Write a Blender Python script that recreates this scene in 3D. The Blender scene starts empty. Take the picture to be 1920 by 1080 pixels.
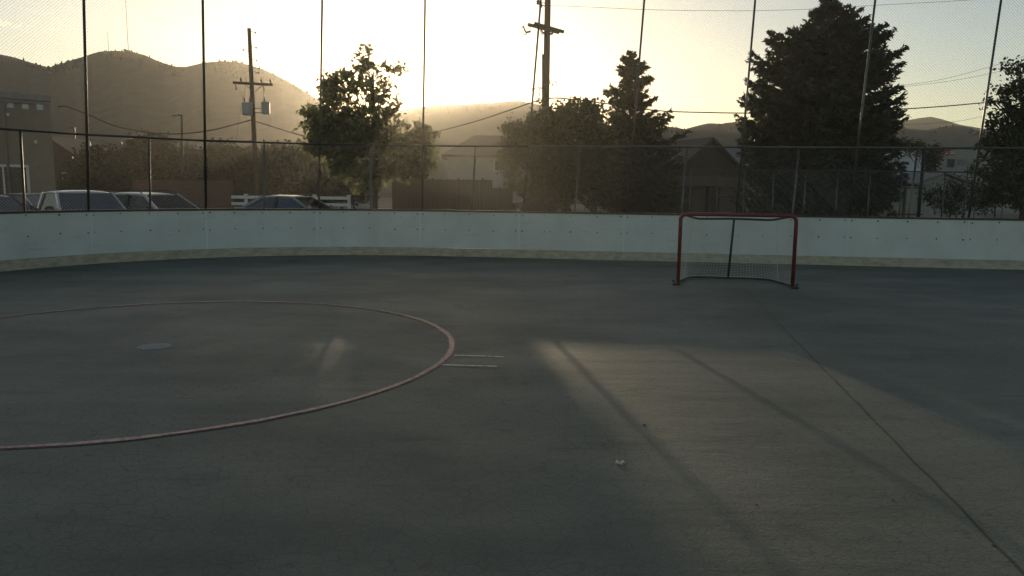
import bpy, math, random
import numpy as np
from mathutils import Vector, Matrix, noise

R = math.radians
S = bpy.context.scene
C = S.collection

# ------------------------------------------------------------------ camera
F_PX, CX, CY = 1400.0, 960.0, 540.0          # focal length in pixels of the 1920 x 1080 photograph
PITCH, ROLL, CAM_H = R(7.65), R(0.65), 1.66
fwd = Vector((0, math.cos(PITCH), -math.sin(PITCH)))
r0, u0 = Vector((1, 0, 0)), Vector((0, math.sin(PITCH), math.cos(PITCH)))
rgt = r0 * math.cos(ROLL) + u0 * math.sin(ROLL)
upv = -r0 * math.sin(ROLL) + u0 * math.cos(ROLL)
cam = bpy.data.objects.new('camera', bpy.data.cameras.new('camera'))
C.objects.link(cam)
mw = Matrix((rgt, upv, -fwd)).transposed().to_4x4()
mw.translation = Vector((0, 0, CAM_H))
cam.matrix_world = mw
cam.data.sensor_width = 36.0
cam.data.lens = 36.0 * F_PX / 1920.0
cam.data.clip_start = 0.05
cam.data.clip_end = 20000
S.camera = cam


def ray(px, py):
    return fwd * F_PX + rgt * (px - CX) - upv * (py - CY)


def P(px, py, D):
    """world point seen at a pixel of the photograph, D metres ahead"""
    d = ray(px, py)
    return Vector((0, 0, CAM_H)) + d * (D / d.y)


def G(px, py, z=0.0):
    d = ray(px, py)
    return Vector((0, 0, CAM_H)) + d * ((z - CAM_H) / d.z)


def X(px, D):
    return P(px, 350, D).x


# ------------------------------------------------------------------ world, sun, exposure
SUN_PX = (757, 190)
sd = ray(*SUN_PX).normalized()
sun_el = math.asin(sd.z)
sun_az = math.atan2(sd.x, sd.y)              # from +Y towards +X
W = bpy.data.worlds.new('World')
S.world = W
W.use_nodes = True
nt = W.node_tree
bg = nt.nodes['Background']
sky = nt.nodes.new('ShaderNodeTexSky')
sky.sky_type = 'NISHITA'
sky.sun_disc = False
sky.sun_elevation = sun_el
sky.sun_rotation = sun_az
sky.altitude = 1200
sky.air_density = 1.0
sky.dust_density = 1.2
sky.ozone_density = 0.5
nt.links.new(sky.outputs[0], bg.inputs[0])
bg.inputs[1].default_value = 0.113
sl = bpy.data.lights.new('sun', 'SUN')
sl.energy = 3.3
sl.angle = R(0.5)
sl.color = (1.0, 0.79, 0.51)
so = bpy.data.objects.new('sun', sl)
C.objects.link(so)
so.rotation_euler = (-sd).to_track_quat('-Z', 'Y').to_euler()
so.location = (0, -5, 30)
S.view_settings.view_transform = 'Standard'
S.view_settings.look = 'None'
S.view_settings.gamma = 1.0
S.view_settings.exposure = 0.33
S.render.engine = 'CYCLES'
S.cycles.use_denoising = True
S.cycles.max_bounces = 6
S.cycles.transparent_max_bounces = 12
S.cycles.sample_clamp_indirect = 6.0

HAZE_DENSITY = 5.6e-4
HAZE_G = 0.79


# ------------------------------------------------------------------ materials
def new_mat(name):
    m = bpy.data.materials.new(name)
    m.use_nodes = True
    return m, m.node_tree.nodes, m.node_tree.links, m.node_tree.nodes['Principled BSDF']


def mat(name, c1, c2=None, scale=3.0, rough=0.7, metal=0.0, bump=0.0, bscale=None, stretch=(1, 1, 1), spec=0.4, lo=0.35, hi=0.65, detail=6):
    m, N, L, b = new_mat(name)
    b.inputs['Roughness'].default_value = rough
    b.inputs['Metallic'].default_value = metal
    b.inputs['Specular IOR Level'].default_value = spec
    c2 = c2 or tuple(x * 0.75 for x in c1)
    tc = N.new('ShaderNodeTexCoord')
    mp = N.new('ShaderNodeMapping')
    mp.inputs['Scale'].default_value = stretch
    L.new(tc.outputs['Object'], mp.inputs[0])
    n = N.new('ShaderNodeTexNoise')
    n.inputs['Scale'].default_value = scale
    n.inputs['Detail'].default_value = detail
    n.inputs['Roughness'].default_value = 0.65
    L.new(mp.outputs[0], n.inputs['Vector'])
    r = N.new('ShaderNodeValToRGB')
    r.color_ramp.elements[0].position = lo
    r.color_ramp.elements[1].position = hi
    r.color_ramp.elements[0].color = (*c2, 1)
    r.color_ramp.elements[1].color = (*c1, 1)
    L.new(n.outputs['Fac'], r.inputs[0])
    L.new(r.outputs[0], b.inputs['Base Color'])
    if bump:
        n2 = N.new('ShaderNodeTexNoise')
        n2.inputs['Scale'].default_value = bscale or scale * 6
        n2.inputs['Detail'].default_value = 8
        L.new(mp.outputs[0], n2.inputs['Vector'])
        bp = N.new('ShaderNodeBump')
        bp.inputs['Strength'].default_value = bump
        bp.inputs['Distance'].default_value = 0.02
        L.new(n2.outputs['Fac'], bp.inputs['Height'])
        L.new(bp.outputs[0], b.inputs['Normal'])
    return m


def worn(m, scale, lo, hi, amount=1.0):
    """lets the floor show through where the paint has chipped and rubbed away"""
    N, L = m.node_tree.nodes, m.node_tree.links
    tc = N.new('ShaderNodeTexCoord')
    n = N.new('ShaderNodeTexNoise')
    n.inputs['Scale'].default_value = scale
    n.inputs['Detail'].default_value = 9
    n.inputs['Roughness'].default_value = 0.75
    L.new(tc.outputs['Object'], n.inputs['Vector'])
    r = N.new('ShaderNodeMapRange')
    r.inputs['From Min'].default_value, r.inputs['From Max'].default_value = lo, hi
    r.inputs['To Min'].default_value, r.inputs['To Max'].default_value = 1 - amount, 1
    L.new(n.outputs['Fac'], r.inputs['Value'])
    L.new(r.outputs[0], N['Principled BSDF'].inputs['Alpha'])
    return m


def leaf_mat(name, dark, light, trans=0.35, tcol=None):
    m = bpy.data.materials.new(name)
    m.use_nodes = True
    N, L = m.node_tree.nodes, m.node_tree.links
    N.clear()
    out = N.new('ShaderNodeOutputMaterial')
    g = N.new('ShaderNodeNewGeometry')
    r = N.new('ShaderNodeValToRGB')
    r.color_ramp.elements[0].color = (*dark, 1)
    r.color_ramp.elements[1].color = (*light, 1)
    L.new(g.outputs['Random Per Island'], r.inputs[0])
    d = N.new('ShaderNodeBsdfPrincipled')
    d.inputs['Roughness'].default_value = 0.55
    d.inputs['Specular IOR Level'].default_value = 0.3
    t = N.new('ShaderNodeBsdfTranslucent')
    L.new(r.outputs[0], d.inputs['Base Color'])
    if tcol:
        t.inputs[0].default_value = (*tcol, 1)
    else:
        L.new(r.outputs[0], t.inputs[0])
    x = N.new('ShaderNodeMixShader')
    x.inputs[0].default_value = trans
    L.new(d.outputs[0], x.inputs[1])
    L.new(t.outputs[0], x.inputs[2])
    L.new(x.outputs[0], out.inputs[0])
    return m


def glass_mat(name, tint, gloss=0.12):
    m = bpy.data.materials.new(name)
    m.use_nodes = True
    N, L = m.node_tree.nodes, m.node_tree.links
    N.clear()
    out = N.new('ShaderNodeOutputMaterial')
    t = N.new('ShaderNodeBsdfTransparent')
    t.inputs[0].default_value = (*tint, 1)
    gl = N.new('ShaderNodeBsdfGlossy')
    gl.inputs['Roughness'].default_value = 0.04
    lw = N.new('ShaderNodeLayerWeight')
    lw.inputs[0].default_value = 0.18
    mth = N.new('ShaderNodeMath')
    mth.operation = 'MAXIMUM'
    mth.inputs[1].default_value = gloss
    L.new(lw.outputs['Fresnel'], mth.inputs[0])
    x = N.new('ShaderNodeMixShader')
    L.new(mth.outputs[0], x.inputs[0])
    L.new(t.outputs[0], x.inputs[1])
    L.new(gl.outputs[0], x.inputs[2])
    L.new(x.outputs[0], out.inputs[0])
    return m


def board_mat(name, c, c2, dirt):
    """white plastic facing with puck scuffs and small dark marks"""
    m, N, L, b = new_mat(name)
    b.inputs['Roughness'].default_value = 0.5
    b.inputs['Specular IOR Level'].default_value = 0.35
    tc = N.new('ShaderNodeTexCoord')
    mp = N.new('ShaderNodeMapping')
    L.new(tc.outputs['Object'], mp.inputs[0])
    n = N.new('ShaderNodeTexNoise')
    n.inputs['Scale'].default_value = 1.6
    n.inputs['Detail'].default_value = 7
    L.new(mp.outputs[0], n.inputs['Vector'])
    r = N.new('ShaderNodeValToRGB')
    r.color_ramp.elements[0].position, r.color_ramp.elements[1].position = 0.3, 0.7
    r.color_ramp.elements[0].color, r.color_ramp.elements[1].color = (*c2, 1), (*c, 1)
    L.new(n.outputs['Fac'], r.inputs[0])
    col = r.outputs[0]
    for sc, th, st in ((7.0, 0.05, (1, 1, 1)), (15.0, 0.065, (1, 1, 1.5)), (2.9, 0.03, (.8, .8, 2.0))):
        mp2 = N.new('ShaderNodeMapping')
        mp2.inputs['Scale'].default_value = st
        mp2.inputs['Location'].default_value = (sc, 2 * sc, 0.3 * sc)
        nd = N.new('ShaderNodeTexNoise')
        nd.inputs['Scale'].default_value = 9
        L.new(tc.outputs['Object'], nd.inputs['Vector'])
        ad = N.new('ShaderNodeVectorMath')
        ad.operation = 'MULTIPLY_ADD'
        ad.inputs[1].default_value = (0.06, 0.06, 0.06)
        L.new(nd.outputs['Color'], ad.inputs[0])
        L.new(tc.outputs['Object'], ad.inputs[2])
        L.new(ad.outputs[0], mp2.inputs[0])
        v = N.new('ShaderNodeTexVoronoi')
        v.inputs['Scale'].default_value = sc
        L.new(mp2.outputs[0], v.inputs['Vector'])
        sp = N.new('ShaderNodeSeparateColor')
        L.new(v.outputs['Color'], sp.inputs[0])
        # only some of the cells carry a mark, each of its own size
        ml = N.new('ShaderNodeMapRange')
        ml.inputs['From Min'].default_value, ml.inputs['From Max'].default_value = 0.70, 1.0
        ml.inputs['To Min'].default_value, ml.inputs['To Max'].default_value = 0.0, th * 2.2
        L.new(sp.outputs[0], ml.inputs['Value'])
        lt = N.new('ShaderNodeMath')
        lt.operation = 'LESS_THAN'
        L.new(v.outputs['Distance'], lt.inputs[0])
        L.new(ml.outputs[0], lt.inputs[1])
        mu = N.new('ShaderNodeMath')
        mu.operation = 'MULTIPLY'
        mu.inputs[1].default_value = 0.6
        L.new(lt.outputs[0], mu.inputs[0])
        mx = N.new('ShaderNodeMix')
        mx.data_type = 'RGBA'
        mx.inputs['B'].default_value = (*dirt, 1)
        L.new(mu.outputs[0], mx.inputs['Factor'])
        L.new(col, mx.inputs['A'])
        col = mx.outputs['Result']
    for sc, st, p0, p1, am, cc_ in ((3.0, (.6, .6, 3.5), .60, .80, .30, (.22, .24, .23)), (1.3, (1, 1, .5), .55, .75, .22, (.30, .31, .27)), (9, (.5, .5, 6), .66, .74, .45, (.16, .17, .165))):
        mp3 = N.new('ShaderNodeMapping')
        mp3.inputs['Scale'].default_value = st
        mp3.inputs['Location'].default_value = (sc * 3, sc, sc * 2)
        L.new(tc.outputs['Object'], mp3.inputs[0])
        n3 = N.new('ShaderNodeTexNoise')
        n3.inputs['Scale'].default_value = sc
        n3.inputs['Detail'].default_value = 8
        L.new(mp3.outputs[0], n3.inputs['Vector'])
        r3 = N.new('ShaderNodeMapRange')
        r3.inputs['From Min'].default_value, r3.inputs['From Max'].default_value = p0, p1
        r3.inputs['To Max'].default_value = am
        L.new(n3.outputs['Fac'], r3.inputs['Value'])
        m3 = N.new('ShaderNodeMix')
        m3.data_type = 'RGBA'
        m3.inputs['B'].default_value = (*cc_, 1)
        L.new(r3.outputs[0], m3.inputs['Factor'])
        L.new(col, m3.inputs['A'])
        col = m3.outputs['Result']
    L.new(col, b.inputs['Base Color'])
    return m


def floor_mat():
    m, N, L, b = new_mat('painted_rink_asphalt')
    b.inputs['Specular IOR Level'].default_value = 0.3
    tc = N.new('ShaderNodeTexCoord')
    o = tc.outputs['Object']

    def nz(scale, detail=6, stretch=(1, 1, 1), rough=0.6):
        mp = N.new('ShaderNodeMapping')
        mp.inputs['Scale'].default_value = stretch
        L.new(o, mp.inputs[0])
        n = N.new('ShaderNodeTexNoise')
        n.inputs['Scale'].default_value = scale
        n.inputs['Detail'].default_value = detail
        n.inputs['Roughness'].default_value = rough
        L.new(mp.outputs[0], n.inputs['Vector'])
        return n.outputs['Fac']

    def ramp(f, p0, p1, a, c):
        r = N.new('ShaderNodeValToRGB')
        r.color_ramp.elements[0].position, r.color_ramp.elements[1].position = p0, p1
        r.color_ramp.elements[0].color, r.color_ramp.elements[1].color = (*a, 1), (*c, 1)
        L.new(f, r.inputs[0])
        return r.outputs[0]

    def mix(f, a, c, mode='MIX'):
        x = N.new('ShaderNodeMix')
        x.data_type = 'RGBA'
        x.blend_type = mode
        if isinstance(f, float):
            x.inputs['Factor'].default_value = f
        else:
            L.new(f, x.inputs['Factor'])
        L.new(a, x.inputs['A'])
        if isinstance(c, tuple):
            x.inputs['B'].default_value = (*c, 1)
        else:
            L.new(c, x.inputs['B'])
        return x.outputs['Result']

    col = ramp(nz(0.55, 8, (0.7, 1.2, 1)), 0.36, 0.66, (0.088, 0.098, 0.077), (0.180, 0.182, 0.142))
    # worn, sandy patches where the paint has gone
    worn = ramp(nz(0.32, 9, (1, 1, 1), 0.7), 0.53, 0.70, (0, 0, 0), (1, 1, 1))
    bw = N.new('ShaderNodeRGBToBW')
    L.new(worn, bw.inputs[0])
    wm = N.new('ShaderNodeMath')
    wm.operation = 'MULTIPLY'
    wm.inputs[1].default_value = 0.6
    L.new(bw.outputs[0], wm.inputs[0])
    col = mix(wm.outputs[0], col, (0.175, 0.158, 0.12))
    # dark streaks running across the rink
    st = ramp(nz(2.4, 6, (0.25, 2.2, 1)), 0.60, 0.80, (0, 0, 0), (1, 1, 1))
    bw2 = N.new('ShaderNodeRGBToBW')
    L.new(st, bw2.inputs[0])
    sm = N.new('ShaderNodeMath')
    sm.operation = 'MULTIPLY'
    sm.inputs[1].default_value = 0.6
    L.new(bw2.outputs[0], sm.inputs[0])
    col = mix(sm.outputs[0], col, (0.055, 0.06, 0.056))
    # dark tyre and wheel scuffs, pale scratches
    for sc_, st_, p0, p1, am, cc_ in ((1.1, (.5, 3.0, 1), .62, .72, .5, (0.04, 0.047, 0.044)), (3.5, (.35, 5.0, 1), .66, .74, .35, (0.17, 0.175, 0.16)), (2.0, (4.0, .4, 1), .68, .76, .3, (0.16, 0.165, 0.15)), (.9, (1, 1, 1), .60, .64, .28, (0.045, 0.055, 0.05))):
        f_ = ramp(nz(sc_, 7, st_, .7), p0, p1, (0, 0, 0), (am, am, am))
        bwx = N.new('ShaderNodeRGBToBW')
        L.new(f_, bwx.inputs[0])
        col = mix(bwx.outputs[0], col, cc_)
    # fine speckle of the aggregate
    col = mix(0.5, col, ramp(nz(70, 4), 0.35, 0.7, (0.35, 0.35, 0.35), (0.66, 0.66, 0.66)), 'OVERLAY')
    # crazing
    nd = N.new('ShaderNodeTexNoise')
    nd.inputs['Scale'].default_value = 6
    L.new(o, nd.inputs['Vector'])
    ad = N.new('ShaderNodeVectorMath')
    ad.operation = 'MULTIPLY_ADD'
    ad.inputs[1].default_value = (0.1, 0.1, 0.1)
    L.new(nd.outputs['Color'], ad.inputs[0])
    L.new(o, ad.inputs[2])
    v = N.new('ShaderNodeTexVoronoi')
    v.feature = 'DISTANCE_TO_EDGE'
    v.inputs['Scale'].default_value = 11
    L.new(ad.outputs[0], v.inputs['Vector'])
    cr = ramp(v.outputs['Distance'], 0.0, 0.05, (1, 1, 1), (0, 0, 0))
    bw3 = N.new('ShaderNodeRGBToBW')
    L.new(cr, bw3.inputs[0])
    cm = N.new('ShaderNodeMath')
    cm.operation = 'MULTIPLY'
    L.new(bw3.outputs[0], cm.inputs[0])
    L.new(nz(0.6, 4), cm.inputs[1])
    cm2 = N.new('ShaderNodeMath')
    cm2.operation = 'MULTIPLY'
    cm2.inputs[1].default_value = 0.8
    L.new(cm.outputs[0], cm2.inputs[0])
    col = mix(cm2.outputs[0], col, (0.035, 0.04, 0.038))
    L.new(col, b.inputs['Base Color'])
    rr = N.new('ShaderNodeMapRange')
    rr.inputs['To Min'].default_value, rr.inputs['To Max'].default_value = 0.55, 0.8
    L.new(nz(1.2, 5), rr.inputs['Value'])
    L.new(rr.outputs[0], b.inputs['Roughness'])
    bp = N.new('ShaderNodeBump')
    bp.inputs['Strength'].default_value = 0.5
    bp.inputs['Distance'].default_value = 0.006
    L.new(nz(55, 6), bp.inputs['Height'])
    bp2 = N.new('ShaderNodeBump')
    bp2.inputs['Strength'].default_value = 0.4
    bp2.inputs['Distance'].default_value = 0.02
    L.new(nz(2.2, 5, (0.6, 1.6, 1)), bp2.inputs['Height'])
    L.new(bp.outputs[0], bp2.inputs['Normal'])
    L.new(bp2.outputs[0], b.inputs['Normal'])
    return m


M = {}
M['floor'] = floor_mat()
M['board'] = board_mat('white_board_plastic', (0.60, 0.645, 0.625), (0.52, 0.56, 0.545), (0.06, 0.065, 0.06))
M['kick'] = mat('yellow_kick_strip', (0.45, 0.42, 0.33), (0.27, 0.25, 0.19), 5, 0.6, bump=0.15, stretch=(1, 1, 2.5), lo=0.3, hi=0.6, detail=10)
M['cap'] = mat('black_cap_rail', (0.02, 0.02, 0.02), (0.03, 0.03, 0.028), 5, 0.4)
M['bolt'] = mat('dark_bolt', (0.03, 0.03, 0.03), (0.05, 0.045, 0.04), 20, 0.5)
M['seam'] = mat('board_seam_strip', (0.66, 0.70, 0.72), (0.6, 0.64, 0.66), 5, 0.4)
M['galv'] = mat('galvanised_pipe', (0.15, 0.145, 0.135), (0.09, 0.088, 0.083), 9, 0.36, metal=0.7)
M['darkpipe'] = mat('dark_painted_pipe', (0.045, 0.042, 0.038), (0.03, 0.028, 0.026), 9, 0.4, metal=0.3)
M['link'] = mat('galvanised_wire', (0.33, 0.32, 0.30), (0.25, 0.24, 0.22), 9, 0.35, metal=0.9)
M['net'] = mat('dark_netting_twine', (0.05, 0.05, 0.048), (0.035, 0.035, 0.033), 9, 0.7)
M['red'] = mat('red_goal_paint', (0.17, 0.022, 0.028), (0.12, 0.018, 0.022), 12, 0.35, bump=0.05)
M['teal'] = mat('dark_green_goal_bar', (0.02, 0.055, 0.052), (0.015, 0.035, 0.034), 12, 0.5)
M['gnet'] = mat('white_goal_netting', (0.62, 0.62, 0.58), (0.5, 0.5, 0.47), 12, 0.8)
M['lace'] = mat('white_lacing', (0.6, 0.6, 0.57), (0.45, 0.45, 0.43), 20, 0.8)
M['redline'] = mat('faded_red_paint', (0.30, 0.12, 0.10), (0.22, 0.075, 0.065), 5, 0.6, bump=0.1, bscale=60)
M['paleline'] = mat('worn_pink_paint', (0.55, 0.38, 0.31), (0.42, 0.22, 0.18), 0.6, 0.55, bump=0.1, bscale=60)
M['whiteline'] = mat('worn_white_paint', (0.78, 0.70, 0.58), (0.5, 0.46, 0.39), 9, 0.6)
M['ghost'] = mat('ghost_of_white_paint', (0.135, 0.145, 0.135), (0.095, 0.105, 0.098), 5, 0.7)
worn(M['redline'], 16, .34, .50, .7)
worn(M['paleline'], 22, .36, .56, .45)
worn(M['whiteline'], 12, .38, .5, .7)
worn(M['ghost'], 4, .40, .6, 1.0)
M['spot'] = mat('scuffed_spot_paint', (0.27, 0.285, 0.265), (0.15, 0.16, 0.145), 12, 0.7)
M['joint'] = mat('dirt_in_floor_joint', (0.035, 0.035, 0.027), (0.06, 0.058, 0.047), 6, 0.95)
M['dirt'] = mat('dry_ground', (0.12, 0.105, 0.07), (0.08, 0.085, 0.045), 0.15, 0.95, bump=0.2)
M['lot'] = mat('parking_asphalt', (0.06, 0.058, 0.055), (0.045, 0.044, 0.042), 0.8, 0.9, bump=0.15)
M['road'] = mat('worn_road_asphalt', (0.16, 0.15, 0.135), (0.12, 0.115, 0.10), 0.5, 0.9)
M['concrete'] = mat('kerb_concrete', (0.38, 0.36, 0.32), (0.3, 0.28, 0.25), 2, 0.85)
M['hill'] = mat('dry_wooded_hillside', (0.075, 0.056, 0.03), (0.04, 0.033, 0.019), 0.35, 0.95, stretch=(1, 0.22, 1), lo=0.40, hi=0.60, detail=8)
M['hillfar'] = mat('far_hillside', (0.09, 0.078, 0.055), (0.06, 0.055, 0.042), 0.2, 0.95, stretch=(1, 0.22, 1))
M['hilltree'] = mat('hillside_pines', (0.03, 0.032, 0.02), (0.02, 0.022, 0.014), 1, 0.9)
M['leaf'] = leaf_mat('maple_leaf', (0.15, 0.155, 0.075), (0.32, 0.32, 0.16), 0.66)
M['leafdark'] = leaf_mat('dark_shrub_leaf', (0.06, 0.07, 0.034), (0.125, 0.135, 0.066), 0.42)
M['leafolive'] = leaf_mat('olive_leaf', (0.05, 0.055, 0.025), (0.11, 0.105, 0.045), 0.35)
M['leafband'] = leaf_mat('far_tree_leaf', (0.03, 0.038, 0.018), (0.065, 0.075, 0.034), 0.3)
M['needle'] = leaf_mat('spruce_needle', (0.045, 0.056, 0.038), (0.11, 0.125, 0.082), 0.18)
M['bark'] = mat('grey_brown_bark', (0.09, 0.07, 0.05), (0.05, 0.04, 0.03), 8, 0.95, bump=0.6, stretch=(1, 1, 0.2))
M['pole'] = mat('weathered_pole_wood', (0.11, 0.085, 0.06), (0.065, 0.05, 0.037), 6, 0.9, bump=0.4, stretch=(2, 2, 0.15))
M['arm'] = mat('crossarm_wood', (0.13, 0.10, 0.075), (0.08, 0.06, 0.045), 6, 0.9)
M['can'] = mat('grey_transformer_paint', (0.34, 0.36, 0.38), (0.27, 0.29, 0.31), 5, 0.45)
M['porc'] = mat('brown_porcelain', (0.09, 0.06, 0.045), (0.06, 0.04, 0.03), 5, 0.3)
M['wire'] = mat('black_cable', (0.025, 0.024, 0.022), (0.04, 0.038, 0.035), 5, 0.6)
M['wirepale'] = mat('sunlit_wire_tone', (0.5, 0.46, 0.4), (0.4, 0.38, 0.33), 5, 0.4, metal=0.6)  # sunlight on the one bright wire, put into its pale colour
M['stucco'] = mat('tan_stucco', (0.23, 0.19, 0.15), (0.19, 0.155, 0.12), 1.5, 0.9, bump=0.25, bscale=40)
M['stuccodark'] = mat('brown_siding', (0.13, 0.095, 0.07), (0.10, 0.075, 0.055), 1.5, 0.9, bump=0.1, stretch=(1, 1, 6))
M['palewall'] = mat('pale_siding', (0.38, 0.35, 0.30), (0.32, 0.30, 0.26), 1.5, 0.85, stretch=(1, 1, 6))
M['bluewall'] = mat('pale_blue_metal_wall', (0.55, 0.58, 0.62), (0.45, 0.48, 0.52), 1.1, 0.6)
M['greywall'] = mat('grey_block_wall', (0.30, 0.29, 0.27), (0.24, 0.23, 0.215), 1.2, 0.85)
M['darkgable'] = mat('dark_brown_gable_boards', (0.075, 0.055, 0.042), (0.055, 0.04, 0.03), 2, 0.9, stretch=(6, 6, 1))
M['shingle'] = mat('brown_shingles', (0.10, 0.08, 0.07), (0.065, 0.052, 0.046), 6, 0.9, bump=0.4, stretch=(1, 1, 3))
M['shinglegrey'] = mat('grey_shingles', (0.20, 0.195, 0.19), (0.14, 0.138, 0.135), 6, 0.85, bump=0.4)
M['trimgrey'] = mat('grey_parapet_metal', (0.20, 0.20, 0.195), (0.15, 0.15, 0.147), 3, 0.5)
M['trimwhite'] = mat('white_window_trim', (0.62, 0.60, 0.56), (0.52, 0.50, 0.47), 4, 0.6)
M['pane'] = mat('dark_window_pane', (0.07, 0.066, 0.06), (0.045, 0.042, 0.04), 3, 0.25, spec=0.12)
M['palepane'] = mat('pale_pane', (0.55, 0.56, 0.56), (0.45, 0.46, 0.47), 8, 0.25)  # plain pale colour for the small square upper panes
M['inside'] = mat('dark_room_behind_glass', (0.03, 0.028, 0.026), (0.02, 0.019, 0.018), 2, 0.9)
M['brickfence'] = mat('reddish_boards', (0.16, 0.095, 0.07), (0.11, 0.065, 0.05), 3, 0.9, bump=0.3, stretch=(0.5, 0.5, 5))
M['woodfence'] = mat('brown_fence_boards', (0.08, 0.062, 0.042), (0.05, 0.04, 0.028), 4, 0.9, bump=0.3, stretch=(6, 6, 0.4))
M['vinyl'] = mat('white_vinyl_rail', (0.68, 0.66, 0.63), (0.6, 0.58, 0.55), 3, 0.5)
M['sign'] = mat('orange_sign_face', (0.75, 0.14, 0.04), (0.62, 0.11, 0.035), 5, 0.4)
M['black'] = mat('black_plastic', (0.018, 0.018, 0.018), (0.03, 0.03, 0.03), 8, 0.5)
M['tyre'] = mat('tyre_rubber', (0.02, 0.02, 0.02), (0.03, 0.03, 0.028), 12, 0.85)
M['rim'] = mat('alloy_rim', (0.45, 0.45, 0.45), (0.35, 0.35, 0.35), 8, 0.3, metal=0.9)
M['carglass'] = glass_mat('car_glass', (0.82, 0.86, 0.83), 0.05)
M['cardark'] = glass_mat('tinted_car_glass', (0.30, 0.32, 0.34), 0.22)
M['lampglass'] = mat('headlamp_lens', (0.6, 0.6, 0.58), (0.5, 0.5, 0.5), 8, 0.1)
M['seatcloth'] = mat('grey_seat_cloth', (0.09, 0.085, 0.08), (0.06, 0.058, 0.055), 8, 0.9)
M['paper'] = leaf_mat('thin_pale_paper', (0.80, 0.80, 0.66), (0.88, 0.88, 0.76), 0.65)
M['redsign'] = mat('red_sign_paint', (0.42, 0.03, 0.05), (0.34, 0.025, 0.04), 4, 0.5)
M['lampmetal'] = mat('lamp_head_metal', (0.2, 0.19, 0.17), (0.14, 0.13, 0.12), 6, 0.4, metal=0.6)
cm_ = bpy.data.materials.new('cloud_vapour')
cm_.use_nodes = True
cm_.node_tree.nodes.clear()
co_ = cm_.node_tree.nodes.new('ShaderNodeOutputMaterial')
cv_ = cm_.node_tree.nodes.new('ShaderNodeVolumePrincipled')
cv_.inputs['Color'].default_value = (1, 1, 1, 1)
cv_.inputs['Density'].default_value = 0.03
cv_.inputs['Anisotropy'].default_value = 0.75
cm_.node_tree.links.new(cv_.outputs[0], co_.inputs['Volume'])
M['cloud'] = cm_


def paint(name, c):
    m, N, L, b = new_mat(name)
    tc = N.new('ShaderNodeTexCoord')
    n = N.new('ShaderNodeTexNoise')
    n.inputs['Scale'].default_value = 5
    n.inputs['Detail'].default_value = 8
    L.new(tc.outputs['Object'], n.inputs['Vector'])
    r = N.new('ShaderNodeValToRGB')
    r.color_ramp.elements[0].color = (*[x * 0.82 for x in c], 1)
    r.color_ramp.elements[1].color = (*c, 1)
    L.new(n.outputs['Fac'], r.inputs[0])
    L.new(r.outputs[0], b.inputs['Base Color'])
    b.inputs['Roughness'].default_value = 0.38
    b.inputs['Metallic'].default_value = 0.25
    b.inputs['Coat Weight'].default_value = 0.6
    b.inputs['Coat Roughness'].default_value = 0.12
    return m


M['silver'] = paint('silver_car_paint', (0.42, 0.42, 0.41))
M['white'] = paint('dull_white_car_paint', (0.50, 0.50, 0.49))
M['sedan'] = paint('grey_green_car_paint', (0.26, 0.29, 0.29))
M['darkcar'] = paint('dark_car_paint', (0.035, 0.036, 0.04))


# ------------------------------------------------------------------ object helpers
def tag(o, label=None, cat=None, group=None, kind=None):
    if label: o['label'] = label
    if cat: o['category'] = cat
    if group: o['group'] = group
    if kind: o['kind'] = kind
    return o


def thing(name, label, cat, loc=(0, 0, 0), rz=0.0, group=None):
    o = bpy.data.objects.new(name, None)
    C.objects.link(o)
    o.location = loc
    o.rotation_euler = (0, 0, rz)
    o.empty_display_size = 0.3
    return tag(o, label, cat, group)


def wloc(o):
    v = Vector((0, 0, 0))
    while o is not None:
        v += o.location
        o = o.parent
    return v


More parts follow.
